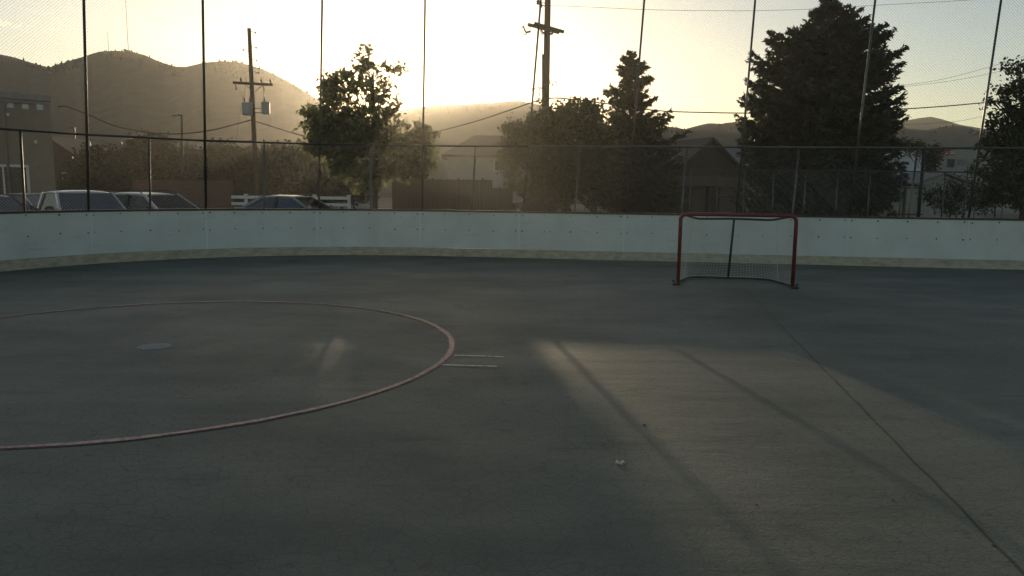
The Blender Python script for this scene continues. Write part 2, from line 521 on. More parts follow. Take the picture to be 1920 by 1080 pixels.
class MB:
    """collects shapes and links them as one mesh object"""

    def __init__(s):
        s.v, s.f, s.mi = [], [], []

    def add(s, vs, fs, mi=0):
        k = len(s.v)
        s.v += [tuple(v) for v in vs]
        s.f += [tuple(i + k for i in f) for f in fs]
        s.mi += [mi] * len(fs)

    def box(s, c, d, rz=0.0, mi=0, bev=0.0):
        """box of full size d centred on c"""
        hx, hy, hz = d[0] / 2, d[1] / 2, d[2] / 2
        b = min(bev, hx * .9, hy * .9, hz * .9)
        cs, sn = math.cos(rz), math.sin(rz)
        if b <= 0:
            pts = [(x, y, z) for z in (-hz, hz) for x, y in ((-hx, -hy), (hx, -hy), (hx, hy), (-hx, hy))]
            fs = [(3, 2, 1, 0), (4, 5, 6, 7), (0, 1, 5, 4), (1, 2, 6, 5), (2, 3, 7, 6), (3, 0, 4, 7)]
        else:
            ring = [(-hx + b, -hy), (hx - b, -hy), (hx, -hy + b), (hx, hy - b), (hx - b, hy), (-hx + b, hy), (-hx, hy - b), (-hx, -hy + b)]
            inn = [(x * (hx - b) / hx, y * (hy - b) / hy) for x, y in ring]
            pts = [(x, y, -hz) for x, y in inn] + [(x, y, -hz + b) for x, y in ring] + [(x, y, hz - b) for x, y in ring] + [(x, y, hz) for x, y in inn]
            fs = [tuple(range(7, -1, -1)), tuple(range(24, 32))]
            for l in range(3):
                for i in range(8):
                    j = (i + 1) % 8
                    fs.append((l * 8 + i, l * 8 + j, l * 8 + 8 + j, l * 8 + 8 + i))
        s.add([(c[0] + x * cs - y * sn, c[1] + x * sn + y * cs, c[2] + z) for x, y, z in pts], fs, mi)

    def tube(s, pts, r, n=8, mi=0, cap=True):
        pts = [Vector(p) for p in pts]
        m = len(pts)
        rs = r if isinstance(r, (list, tuple)) else [r] * m
        t0 = (pts[1] - pts[0]).normalized()
        a = t0.orthogonal().normalized()
        vs = []
        for i, p in enumerate(pts):
            if i == 0: t = t0
            elif i == m - 1: t = (pts[i] - pts[i - 1]).normalized()
            else: t = (pts[i + 1] - pts[i - 1]).normalized()
            a = (a - t * a.dot(t))
            a = a.normalized() if a.length > 1e-6 else t.orthogonal().normalized()
            b = t.cross(a)
            for k in range(n):
                an = 2 * math.pi * k / n
                vs.append(p + (a * math.cos(an) + b * math.sin(an)) * rs[i])
        fs = []
        for i in range(m - 1):
            for k in range(n):
                l = (k + 1) % n
                fs.append((i * n + k, i * n + l, (i + 1) * n + l, (i + 1) * n + k))
        if cap:
            fs += [tuple(range(n - 1, -1, -1)), tuple((m - 1) * n + k for k in range(n))]
        s.add(vs, fs, mi)

    def beam(s, p, q, w, h, mi=0, up=(0, 0, 1)):
        """rectangular bar from p to q, w wide and h high"""
        p, q = Vector(p), Vector(q)
        t = (q - p).normalized()
        u = Vector(up)
        sd_ = t.cross(u).normalized()
        u = sd_.cross(t)
        vs = []
        for c in (p, q):
            for a, b in ((-1, -1), (1, -1), (1, 1), (-1, 1)):
                vs.append(c + sd_ * (a * w / 2) + u * (b * h / 2))
        s.add(vs, [(3, 2, 1, 0), (4, 5, 6, 7), (0, 1, 5, 4), (1, 2, 6, 5), (2, 3, 7, 6), (3, 0, 4, 7)], mi)

    def slab(s, poly, off, mi=0):
        """a flat polygon given the thickness vector off"""
        n = len(poly)
        off = Vector(off)
        vs = [Vector(p) for p in poly] + [Vector(p) + off for p in poly]
        fs = [tuple(range(n)), tuple(range(2 * n - 1, n - 1, -1))]
        for i in range(n):
            j = (i + 1) % n
            fs.append((i, i + n, j + n, j))
        s.add(vs, fs, mi)

    def lathe(s, c, prof, n=12, axis='z', mi=0):
        """prof: (radius, along) pairs"""
        vs, fs = [], []
        for r, h in prof:
            for k in range(n):
                a = 2 * math.pi * k / n
                q = (r * math.cos(a), r * math.sin(a), h)
                if axis == 'y': q = (q[0], q[2], q[1])
                if axis == 'x': q = (q[2], q[0], q[1])
                vs.append((c[0] + q[0], c[1] + q[1], c[2] + q[2]))
        for i in range(len(prof) - 1):
            for k in range(n):
                l = (k + 1) % n
                fs.append((i * n + k, i * n + l, (i + 1) * n + l, (i + 1) * n + k))
        fs += [tuple(range(n - 1, -1, -1)), tuple((len(prof) - 1) * n + k for k in range(n))]
        s.add(vs, fs, mi)

    def build(s, name, mats, parent=None, local=False, smooth=False, base=None):
        """base: for a top-level mesh, where its origin goes; parts get coordinates relative to their parent"""
        off = Vector((0, 0, 0))
        loc = Vector((0, 0, 0))
        if parent is not None:
            if not local: off = wloc(parent)
        elif base is not None:
            off = loc = Vector(base)
        me = bpy.data.meshes.new(name)
        vs = s.v if off.length == 0 else [(x - off.x, y - off.y, z - off.z) for x, y, z in s.v]
        me.from_pydata(vs, [], s.f)
        ms = mats if isinstance(mats, (list, tuple)) else [mats]
        for m in ms: me.materials.append(m)
        if len(ms) > 1: me.polygons.foreach_set('material_index', s.mi)
        if smooth: me.polygons.foreach_set('use_smooth', [True] * len(s.f))
        me.update()
        o = bpy.data.objects.new(name, me)
        C.objects.link(o)
        o.location = loc
        if parent is not None: o.parent = parent
        return o


def recalc(o):
    import bmesh
    b = bmesh.new()
    b.from_mesh(o.data)
    bmesh.ops.recalc_face_normals(b, faces=b.faces)
    b.to_mesh(o.data)
    b.free()
    return o


def catmull(pts, n=6):
    pts = [Vector(p) for p in pts]
    q = [pts[0] * 2 - pts[1]] + pts + [pts[-1] * 2 - pts[-2]]
    out = []
    for i in range(1, len(q) - 2):
        for k in range(n):
            t = k / n
            a, b, c, d = q[i - 1], q[i], q[i + 1], q[i + 2]
            out.append(0.5 * ((2 * b) + (c - a) * t + (2 * a - 5 * b + 4 * c - d) * t * t + (3 * b - a - 3 * c + d) * t ** 3))
    out.append(pts[-1])
    return out


# ------------------------------------------------------------------ the setting: ground, lot, road, hills
GZ = -0.10
mb = MB()
mb.add([(-470, -115, GZ), (470, -115, GZ), (470, 622, GZ), (-470, 622, GZ)], [(0, 1, 2, 3)])
tag(mb.build('ground', M['dirt']), kind='structure')
mb = MB()
mb.add([(-60, 8, GZ + .012), (5, 8, GZ + .012), (5, 37, GZ + .012), (-60, 37, GZ + .012)], [(0, 1, 2, 3)])
tag(mb.build('parking_lot', M['lot']), kind='structure')
mb = MB()
mb.add([(-200, 58, GZ + .012), (200, 66, GZ + .012), (200, 92, GZ + .012), (-200, 84, GZ + .012)], [(0, 1, 2, 3)])
tag(mb.build('road', M['road']), kind='structure')


HS = 0.45


def fbm(p, o=5):
    return noise.fractal(Vector(p), 1.0, 2.0, o)


def hill(name, ridge, D, span, back, m, seed, rough=1.0, tree_h=0, ntree=0):
    D, span, back, tree_h = D * HS, span * HS, back * HS, tree_h * HS
    """a hill whose skyline runs through the ridge points (photo pixels), D metres away, falling towards the town"""
    xs = [p[0] for p in ridge]
    ys = [p[1] for p in ridge]
    n = int((xs[-1] - xs[0]) / 4)
    rows = 34
    vs, fs = [], []
    sky_line = []
    for i in range(n + 1):
        px = xs[0] + (xs[-1] - xs[0]) * i / n
        py = float(np.interp(px, xs, ys)) - rough * 1.2 * fbm((px * .045, seed, 0), 6)
        q = P(px, py, D)
        sky_line.append(q)
        az = q.x / D
        top = max(q.z, 1.0)
        vs.append((az * (D + back), D + back, GZ - 0.5))
        vs.append((az * (D + back * .4), D + back * .4, top * 0.62))
        gul = 0.5 + 0.5 * fbm((az * 16, seed, 4), 4)
        for s_ in range(rows + 1):
            t = s_ / rows
            d = D - span * t
            z = top * (1 - t) ** 1.15
            z -= top * .16 * gul * math.sin(math.pi * min(1, t * 1.1)) * (1 - t)
            vs.append((az * d, d, max(z, GZ - 0.5) if t < 1 else GZ - 0.5))
    k = rows + 3
    for i in range(n):
        for j in range(k - 1):
            a = i * k + j
            fs.append((a, a + 1, a + k + 1, a + k))
    mb = MB()
    mb.add(vs, fs)
    o = tag(mb.build(name, m, smooth=True), kind='structure')
    if ntree:
        rnd = random.Random(seed)
        mt = MB()
        for _ in range(ntree * 3):
            i_ = rnd.randrange(len(sky_line))
            if fbm((i_ * .06, seed, 7), 3) + rnd.uniform(-.25, .25) < .02: continue
            q = sky_line[i_]
            t = abs(rnd.gauss(0, .06))
            h = tree_h * rnd.uniform(.35, 1.0) * (1.25 if rnd.random() < .12 else 1)
            b = Vector((q.x * (1 - span * t / D), D - span * t, q.z * (1 - t) ** 1.15 - .4))
            b.x += rnd.uniform(-1, 1)
            if rnd.random() < .5:
                mt.tube([b, b + Vector((0, 0, h * .35)), b + Vector((.05 * h, 0, h * .7)), b + Vector((0, 0, h))], [h * .12, h * .24, h * .15, h * .03], 5, cap=False)
            else:
                mt.tube([b, b + Vector((0, 0, h * .3)), b + Vector((0, 0, h * .6)), b + Vector((.1 * h, 0, h * .8))], [h * .16, h * .34, h * .36, h * .1], 6, cap=False)
        tag(mt.build('hillside_pines', M['hilltree']), kind='stuff')
    return o


hill('hill', [(-260, 60), (-120, 85), (0, 102), (30, 108), (60, 118), (92, 127), (120, 117), (150, 108), (185, 97), (215, 95), (245, 96), (270, 103),
              (300, 116), (330, 125), (350, 125), (385, 117), (415, 115), (440, 116), (470, 122), (500, 133), (530, 147), (560, 164), (590, 183),
              (620, 202), (660, 226), (700, 246), (760, 270), (840, 300), (900, 322)], 640, 380, 200, M['hill'], 3, 1.0, 3.2, 620)
hill('hill', [(560, 262), (620, 240), (680, 222), (740, 208), (790, 201), (820, 197), (860, 196), (890, 194), (920, 193), (950, 190), (975, 189), (1000, 193),
              (1030, 203), (1060, 214), (1100, 226), (1160, 242), (1220, 262), (1300, 290), (1360, 310)], 860, 360, 150, M['hill'], 11, 0.9, 3.0, 260)
hill('hill', [(1080, 262), (1180, 250), (1240, 239), (1262, 238), (1285, 242), (1300, 237), (1330, 231), (1352, 232), (1400, 226), (1440, 221), (1500, 222), (1560, 226),
              (1620, 228), (1680, 235), (1705, 242), (1740, 244), (1770, 237), (1790, 235), (1812, 238), (1840, 246), (1880, 258), (1960, 268), (2060, 280)],
     640, 300, 130, M['hill'], 21, 0.9, 3.0, 260)
hill('hill', [(1560, 262), (1620, 244), (1680, 229), (1720, 222), (1745, 219), (1765, 223), (1800, 234), (1850, 242), (1920, 252), (2040, 262)],
     1230, 300, 90, M['hillfar'], 31, 0.5)

# radio masts on the hill tops
for px, yb, yt, rr, D, lab in ((241, 97, -12, .075, 640 * HS, 'tall thin radio mast on the highest hilltop, tallest of the masts'),
                               (204, 96, 60, .06, 640 * HS, 'short thin radio mast on the hilltop beside the tallest mast'),
                               (411, 117, 60, .04, 640 * HS, 'thin faint radio mast on the lower rounded hilltop'),
                               (377, 120, 106, .05, 640 * HS, 'tiny radio mast stub at the left shoulder of the lower hilltop')):
    b = P(px, yb + 3, D)
    t = P(px - (2 if yt < 0 else 0), yt, D)
    t.x = b.x
    o = thing('radio_mast', lab, 'mast', b, group='radio masts on the hilltops')
    m_ = MB()
    for k in range(3):
        an = k * 2.094
        off = Vector((math.cos(an), math.sin(an), 0)) * rr * 1.5
        m_.tube([b + off, t + off * .5], [rr * .55, rr * .4], 5)
    n_ = int((t.z - b.z) / 2.0)
    for k in range(n_):
        q = b.lerp(t, k / max(n_, 1))
        for a_ in range(3):
            an, an2 = a_ * 2.094, (a_ + 1) * 2.094
            m_.tube([q + Vector((math.cos(an), math.sin(an), 0)) * rr * 1.4, q + Vector((math.cos(an2) * rr * 1.4, math.sin(an2) * rr * 1.4, 1.5))], rr * .2, 3, cap=False)
    m_.build('lattice', M['galv'], o)

# ------------------------------------------------------------------ rink floor, boards and fence
seam_px = [(0, 510.5), (175, 495), (390, 483.5), (596, 478.5), (788, 479.5), (972, 483.5), (1168, 488.5), (1375, 493), (1585, 498), (1808, 503.5)]
J = [G(*p) for p in seam_px]
J[0] = J[1] + (J[0] - J[1]).normalized() * 2.44


def step(p, deg):
    return p + Vector((math.cos(R(deg)), math.sin(R(deg)), 0)) * 2.44


left2 = step(J[0], -97)
left3 = step(left2, -92)
rgt1 = step(J[-1], -10)
rgt2 = step(rgt1, -28)
rgt3 = step(rgt2, -50)
JT = [left3, left2] + J + [rgt1, rgt2, rgt3]
SUB = 8
line = catmull(JT, SUB)                      # inner face of the boards at floor level
for p in line: p.z = 0
nrm = []
for i, p in enumerate(line):
    t = (line[min(i + 1, len(line) - 1)] - line[max(i - 1, 0)]).normalized()
    nrm.append(Vector((-t.y, t.x, 0)))       # outwards, away from the rink

mb = MB()
outer = [p + n * .12 for p, n in zip(line, nrm)]
poly = [(-12.5, -12, 0)] + [(p.x, p.y, 0) for p in outer] + [(20, -12, 0)]
mb.slab([Vector(p) for p in reversed(poly)], (0, 0, GZ - .02), 0)
tag(recalc(mb.build('rink_floor', M['floor'])), kind='structure')

BH, KH = 1.07, 0.20
boards = thing('rink_boards', 'white rink boards with yellow kick strip and black cap rail round the floor', 'boards', JT[6] * 1)
rnd = random.Random(5)


def ribbon(m_, i0, i1, o0, o1, z0, z1, mi=0):
    """solid strip following the boards between offsets o0 (front) and o1 (back)"""
    k = len(m_.v)
    for i in range(i0, i1 + 1):
        p, n = line[i], nrm[i]
        for o_, z in ((o0, z0), (o1, z0), (o1, z1), (o0, z1)):
            q = p + n * o_
            m_.v.append((q.x, q.y, z))
    cnt = i1 - i0
    fl = []
    for i in range(cnt):
        for a in range(4):
            b = (a + 1) % 4
            fl.append((k + i * 4 + a, k + i * 4 + b, k + i * 4 + 4 + b, k + i * 4 + 4 + a))
    fl += [(k + 3, k + 2, k + 1, k), (k + cnt * 4, k + cnt * 4 + 1, k + cnt * 4 + 2, k + cnt * 4 + 3)]
    m_.f += fl
    m_.mi += [mi] * len(fl)


def at_line(s):
    i = max(0, min(len(line) - 2, int(s)))
    t = s - i
    return line[i].lerp(line[i + 1], t), nrm[i].lerp(nrm[i + 1], t).normalized()


for pnl in range(len(JT) - 1):
    i0, i1 = pnl * SUB, (pnl + 1) * SUB
    m_ = MB()
    ribbon(m_, i0, i1, 0.0, 0.06, KH + .003, BH)
    # bolts: rows near the top and at mid height, pairs beside the seams
    for z, jit in ((BH - .055, .012), (BH * .60, .015)):
        for fr in (0.03, 0.25, 0.5, 0.75, 0.97):
            p, n = at_line(i0 + fr * SUB)
            c = p - n * .002 + Vector((rnd.uniform(-.01, .01), 0, z + rnd.uniform(-jit, jit)))
            r_ = rnd.uniform(.013, .019)
            ax = -n
            tt = Vector((-ax.y, ax.x, 0))
            vs = [c + tt * (math.cos(a) * r_) + Vector((0, 0, math.sin(a) * r_)) for a in [k * math.pi / 4 for k in range(8)]]
            vs2 = [v + ax * .006 for v in vs]
            m_.add(vs + vs2, [tuple(range(8, 16))] + [(k, (k + 1) % 8, 8 + (k + 1) % 8, 8 + k) for k in range(8)], 1)
    pa = recalc(m_.build('board_panel', [M['board'], M['bolt']], boards))
    # joint strip at the panel's end
    m_ = MB()
    p, n = at_line(i1)
    t = Vector((n.y, -n.x, 0))
    m_.beam(p - n * .003 + Vector((0, 0, KH + .01)), p - n * .003 + Vector((0, 0, BH - .004)), .022, .006, up=tuple(n))
    recalc(m_.build('joint_strip', M['seam'], pa, local=False))
    m_ = MB()
    ribbon(m_, i0, i1, -.016, 0.06, 0.002, KH - .001 + rnd.uniform(-.004, .004))
    recalc(m_.build('kick_strip', M['kick'], boards))
m_ = MB()
ribbon(m_, 0, len(line) - 1, -.02, .10, BH + .002, BH + .045)
recalc(m_.build('cap_rail', M['cap'], boards))

# fence: tall raked posts at the joints, short posts between, a rail, chain link below it and netting above
top_px = {3: 157, 4: 380, 5: 604, 6: 797, 7: 1014, 8: 1208, 9: 1416, 10: 1641, 11: 1877}
RAILZ = 2.63
TOPZ = 7.2
fence = thing('rink_fence', 'tall fence of leaning metal posts with chain link and netting on top of the boards', 'fence', JT[6] + Vector((0, .15, 0)))
B3, T3 = [], []
OFF = .16
for k in range(len(JT)):
    p, n = at_line(k * SUB)
    b = p + n * OFF
    if k in top_px:
        t = P(top_px[k], 0, b.y)
        t = b + (t - b) * (TOPZ / t.z)
    else:
        t = b + Vector((0.3 if k > 6 else -.02, 0, TOPZ))
    B3.append(Vector((b.x, b.y, GZ)))
    T3.append(t)
    m_ = MB()
    m_.tube([(b.x, b.y, GZ), t], .029 if k < 5 else .024, 10)
    m_.lathe((t.x, t.y, t.z), [(.025, -.01), (.036, .0), (.03, .03), (.005, .045)], 10)
    dark = k < 5
    m_.build('tall_post', M['darkpipe'] if dark else M['galv'], fence, smooth=True)


def fpt(k, fr, z):
    """point on the fence plane of bay k"""
    a, b = B3[k], B3[k + 1]
    ta, tb = T3[k], T3[k + 1]
    sa = a.lerp(ta, (z - GZ) / (TOPZ - GZ))
    sb = b.lerp(tb, (z - GZ) / (TOPZ - GZ))
    return sa.lerp(sb, fr)


for k in range(len(JT) - 1):
    m_ = MB()
    q = fpt(k, .5, 0)
    q2 = fpt(k, .5, RAILZ)
    m_.tube([(q.x, q.y, GZ), q2 + Vector((0, 0, .0))], .024, 8)
    m_.build('short_post', M['darkpipe'] if k < 4 else M['galv'], fence, smooth=True)
for k in range(len(JT) - 1):
    m_ = MB()
    m_.tube([fpt(k, 0, RAILZ) + Vector((0, -.045, 0)), fpt(k, 1, RAILZ) + Vector((0, -.045, 0))], .023, 8)
    m_.build('rail', M['darkpipe'] if k < 7 else M['galv'], fence, smooth=True)
m_ = MB()
m_.tube([fpt(k, 0, TOPZ - .05) for k in range(len(JT) - 1)] + [fpt(len(JT) - 2, 1, TOPZ - .05)], .006, 5)
m_.build('top_cable', M['wire'], fence)


def mesh_bay(k, z0, z1, pitch, r_, name, m, wob=0.0):
    """diagonal wires woven across one bay of the fence"""
    w = (B3[k + 1] - B3[k]).length
    h = z1 - z0
    nrm_ = (B3[k + 1] - B3[k]).normalized().cross(Vector((0, 0, 1)))
    vs, fs = [], []

    def pt(u, v, o_):
        return fpt(k, u / w, z0 + v) + nrm_ * o_
    for sgn in (1, -1):
        c = -h
        while c < w:
            # line u = c + v (sgn 1) or mirrored
            v0 = max(0, -c)
            v1 = min(h, w - c)
            if v1 - v0 > .02:
                nseg = 2 if wob else 1
                pr = []
                for s_ in range(nseg + 1):
                    v = v0 + (v1 - v0) * s_ / nseg
                    u = c + v
                    if sgn < 0: u = w - u
                    pr.append(pt(u, v, sgn * r_ * .9 + (wob * math.sin(u * 2 + v * 3 + k) if wob else 0)))
                t = (pr[-1] - pr[0]).normalized()
                a = nrm_
                b = t.cross(a)
                base = len(vs)
                for q in pr:
                    for an in (0, 2.094, 4.189):
                        vs.append(q + (a * math.cos(an) + b * math.sin(an)) * r_)
                for s_ in range(nseg):
                    for e in range(3):
                        f_ = (e + 1) % 3
                        o0, o1 = base + s_ * 3, base + s_ * 3 + 3
                        fs.append((o0 + e, o0 + f_, o1 + f_, o1 + e))
            c += pitch
    mm = MB()
    mm.add(vs, fs)
    mm.build(name, m, fence)


for k in range(len(JT) - 1):
    mesh_bay(k, BH + .05, RAILZ, .066, .00115, 'chain_link', M['link'])
    mesh_bay(k, RAILZ, TOPZ - .05, .062, .00135, 'netting', M['net'], .03)

# ------------------------------------------------------------------ painted markings, joint, small litter on the floor
cc = Vector((G(290, 650).x, G(290, 650).y, 0))
e1 = G(853, 640)
rad = (e1 - cc).length


def ring(m_, r0_, r1_, z, n=180, mi=0, jit=0.0):
    vs, fs = [], []
    for k in range(n):
        a = 2 * math.pi * k / n
        j0 = jit * fbm((math.cos(a) * 9, math.sin(a) * 9, r0_), 4)
        j1 = jit * fbm((math.cos(a) * 9, math.sin(a) * 9, r1_ + 5), 4)
        vs += [(cc.x + (r0_ + j0) * math.cos(a), cc.y + (r0_ + j0) * math.sin(a), z), (cc.x + (r1_ + j1) * math.cos(a), cc.y + (r1_ + j1) * math.sin(a), z)]
    for k in range(n):
        l = (k + 1) % n
        fs.append((2 * k, 2 * k + 1, 2 * l + 1, 2 * l))
    m_.add(vs, fs, mi)


m_ = MB()
ring(m_, rad - .076, rad, .004, jit=.008)
ring(m_, rad - .062, rad - .013, .008, mi=1, jit=.012)
tag(recalc(m_.build('painted_circle', [M['redline'], M['paleline']])), kind='structure')
m_ = MB()
for a, b in (((851, 668), (947, 671)), ((829, 686), (931, 689))):
    p, q = G(*a), G(*b)
    w_ = .016
    m_.add([(p.x, p.y - w_, .012), (q.x, q.y - w_, .012), (q.x, q.y + w_, .012), (p.x, p.y + w_, .012)], [(0, 1, 2, 3)])
tag(m_.build('painted_hash_marks', M['whiteline']), kind='structure')
m_ = MB()
vs = [(cc.x + .165 * math.cos(a) * (1 + .05 * fbm((math.cos(a) * 3, math.sin(a) * 3, 0))), cc.y + .165 * math.sin(a) * (1 + .05 * fbm((math.cos(a) * 3, math.sin(a) * 3, 2))), .004) for a in [k * math.pi / 20 for k in range(40)]]
m_.add(vs, [tuple(range(40))])
tag(m_.build('painted_spot', M['spot']), kind='structure')
m_ = MB()
p, q = G(835, 525.5), G(1268, 533)
m_.add([(p.x, p.y - .02, .004), (q.x, q.y - .02, .004), (q.x, q.y + .02, .004), (p.x, p.y + .02, .004)], [(0, 1, 2, 3)])
tag(m_.build('painted_goal_line', M['ghost']), kind='structure')
m_ = MB()
p, q = G(1400, 545), G(1925, 1082)
n_ = 90
q = q + (q - p) * .3
sdv = (q - p).cross(Vector((0, 0, 1))).normalized()
vs, fs = [], []
for k in range(n_ + 1):
    c = p.lerp(q, k / n_) + sdv * .012 * fbm((k * .35, 3, 1), 4)
    w_ = (.0018 + .0042 * (k / n_)) * (1 + .6 * fbm((k * .5, 9, 1), 3))
    w_ = max(w_, .001)
    vs += [(c.x - sdv.x * w_, c.y - sdv.y * w_, .004), (c.x + sdv.x * w_, c.y + sdv.y * w_, .004)]
for k in range(n_): fs.append((2 * k, 2 * k + 1, 2 * k + 3, 2 * k + 2))
m_.add(vs, fs)
tag(recalc(m_.build('floor_joint', M['joint'])), kind='structure')


def pebble(m_, c, r_, flat=.5, seed=0, n=7):
    vs, fs = [], []
    rn = random.Random(seed)
    prof = [(.35, 0), (1, .35), (.85, .75), (.3, 1)]
    js = [rn.uniform(.75, 1.25) for _ in range(n)]
    for rr, h in prof:
        for k in range(n):
            a = 2 * math.pi * k / n
            vs.append((c[0] + rr * r_ * js[k] * math.cos(a), c[1] + rr * r_ * js[k] * math.sin(a), c[2] + h * r_ * 2 * flat))
    for i in range(3):
        for k in range(n):
            l = (k + 1) % n
            fs.append((i * n + k, i * n + l, (i + 1) * n + l, (i + 1) * n + k))
    fs += [tuple(range(n - 1, -1, -1)), tuple(3 * n + k for k in range(n))]
    m_.add(vs, fs)


g = G(1162, 869)
m_ = MB()
for k, (dx, dy, an) in enumerate(((-.013, .008, .4), (.016, .009, -.5), (.0, -.012, -.9))):
    c, s_ = math.cos(an), math.sin(an)
    pts = []
    for (u, v, z) in ((-.014, -.007, .003), (.0, -.011, .014), (.014, -.006, .006), (.015, .006, .004), (.0, .010, .018), (-.014, .006, .004)):
        pts.append((g.x + dx + u * c - v * s_, g.y + dy + u * s_ + v * c, z))
    m_.slab([Vector(p_) for p_ in pts], (0, 0, -.0025))
tag(m_.build('paper_scrap', M['paper'], base=g), 'small crumpled three-lobed scrap of pale paper on the dark floor', 'scrap')
for (px, py), r_, lab in (((755, 651), .016, 'dark round pebble just inside the red circle near its right edge'),
                          ((1208, 797), .020, 'flat dark chip on the floor beside the long pole shadow'),
                          ((1208, 908), .010, 'small dark pebble below the pale paper scrap'),
                          ((1418, 946), .010, 'tiny dark pebble on the bare floor between the two pole shadows'),
                          ((1673, 938), .012, 'small dark pebble beside the floor joint, farther of the two there'),
                          ((1863, 1023), .014, 'small dark pebble beside the floor joint, nearest to the viewer')):
    g = G(px, py)
    m_ = MB()
    pebble(m_, g, r_ * .62, .3, int(px))
    tag(m_.build('pebble', M['bolt'], base=g), lab, 'pebble', 'pebbles scattered on the rink floor')

# ------------------------------------------------------------------ hockey goal
gl_, gr_ = G(1268, 533.5), G(1489, 540.5)
gc = (gl_ + gr_) / 2
gw = (gr_ - gl_).length
gyaw = math.atan2(gr_.y - gl_.y, gr_.x - gl_.x)
goal = thing('hockey_goal', 'red hockey goal with white net standing before the boards', 'goal', (gc.x, gc.y, 0), gyaw)
hw = gw / 2 - .03
GH = 1.24
m_ = MB()
arc = [(-hw, 0, .012), (-hw, 0, GH - .10)] + [(-hw + .10 - .10 * math.cos(a), 0, GH - .10 + .10 * math.sin(a)) for a in (R(22), R(45), R(68))] + [(-hw + .10, 0, GH)]
pts = arc + [(-x, y, z) for x, y, z in reversed(arc)]
m_.tube(pts, .033, 12)
m_.build('goal_frame', M['red'], goal, local=True, smooth=True)
ub = Vector((0, .52, GH - .10))
top = catmull([(-hw + .06, 0.0, GH - .01), (-hw + .30, .40, GH - .085), (-hw + .45, .47, GH - .095), (0, .50, GH - .085), (hw - .45, .47, GH - .095), (hw - .30, .40, GH - .085), (hw - .06, 0, GH - .01)], 5)
m_ = MB()
m_.tube(top, .019, 8)
m_.build('top_shelf_bar', M['teal'], goal, local=True, smooth=True)
bot = catmull([(-hw, 0.02, .035), (-hw + .10, .45, .035), (-hw + .33, .93, .035), (0, .98, .035), (hw - .33, .93, .035), (hw - .10, .45, .035), (hw, .02, .035)], 6)
m_ = MB()
m_.tube(bot, .022, 8)
m_.build('base_bar', M['teal'], goal, local=True, smooth=True)
m_ = MB()
m_.tube([(0, .50, GH - .085), (0, .98, .04)], .021, 8)
m_.build('center_post', M['teal'], goal, local=True, smooth=True)
for sx in (-1, 1):
    m_ = MB()
    m_.box((sx * (hw + .03), -.02, .02), (.13, .16, .035), bev=.01)
    m_.tube([(sx * (hw + .06), .02, .03), (sx * (hw + .09), .03, .075)], .018, 8)
    m_.build('goal_foot', M['bolt'], goal, local=True)
# net: strands between the top bar and the base bar, sagging a little
m_ = MB()
NU, NV = 58, 34


def on(path, t):
    L_ = [0]
    for i in range(len(path) - 1): L_.append(L_[-1] + (path[i + 1] - path[i]).length)
    d = t * L_[-1]
    for i in range(len(path) - 1):
        if d <= L_[i + 1] + 1e-9:
            return path[i].lerp(path[i + 1], (d - L_[i]) / (L_[i + 1] - L_[i]))
    return path[-1].copy()


grid = []
for i in range(NU + 1):
    col = []
    u = i / NU
    a, b = on(top, u), on(bot, u)
    for j in range(NV + 1):
        v = j / NV
        q = a.lerp(b, v)
        sag = .10 * math.sin(math.pi * v) * (1 - abs(2 * u - 1) ** 3) * (0.4 + abs(math.sin(2 * math.pi * u)))
        q.y += sag * .7
        q.z += -.04 * math.sin(math.pi * v) * abs(math.sin(2 * math.pi * u))
        col.append(q)
    grid.append(col)
for i in range(NU + 1): m_.tube(grid[i][::2], .0022, 3, cap=False)
for j in range(NV + 1): m_.tube([grid[i][j] for i in range(NU + 1)], .0022, 3, cap=False)
m_.build('net', M['gnet'], goal, local=True)
m_ = MB()
m_.tube([q + Vector((0, 0, .024)) for q in bot], .006, 6)
for s_ in (.17, .83):
    k = int(s_ * NU)
    m_.tube(grid[k], .006, 5)
m_.build('net_lacing', M['lace'], goal, local=True)


# ------------------------------------------------------------------ trees
def np_mesh(name, V, nper, m, parent):
    """many separate faces of nper corners"""
    nf = len(V) // nper
    off = wloc(parent)
    V = V - np.array((off.x, off.y, off.z))
    me = bpy.data.meshes.new(name)
    me.vertices.add(len(V))
    me.vertices.foreach_set('co', V.astype(np.float32).ravel())
    me.loops.add(len(V))
    me.loops.foreach_set('vertex_index', np.arange(len(V), dtype=np.int32))
    me.polygons.add(nf)
    me.polygons.foreach_set('loop_start', np.arange(0, len(V), nper, dtype=np.int32))
    me.polygons.foreach_set('loop_total', np.full(nf, nper, dtype=np.int32))
    me.materials.append(m)
    me.update()
    me.validate()
    o = bpy.data.objects.new(name, me)
    C.objects.link(o)
    o.parent = parent
    return o


def leaf_quads(rs, c, L_, Wd, dirs=None):
    """folded-diamond leaves about the centres c"""
    n = len(c)
    a = rs.normal(size=(n, 3)) if dirs is None else dirs + rs.normal(size=(n, 3)) * .45
    a /= np.linalg.norm(a, axis=1)[:, None]
    b = rs.normal(size=(n, 3))
    b -= (b * a).sum(1)[:, None] * a
    b /= np.linalg.norm(b, axis=1)[:, None]
    s = rs.uniform(.65, 1.25, size=(n, 1))
    a = a * L_ / 2 * s
    b = b * Wd / 2 * s
    V = np.stack([c - a, c - a * .1 + b, c + a, c - a * .1 - b], axis=1)
    return V.reshape(-1, 3)


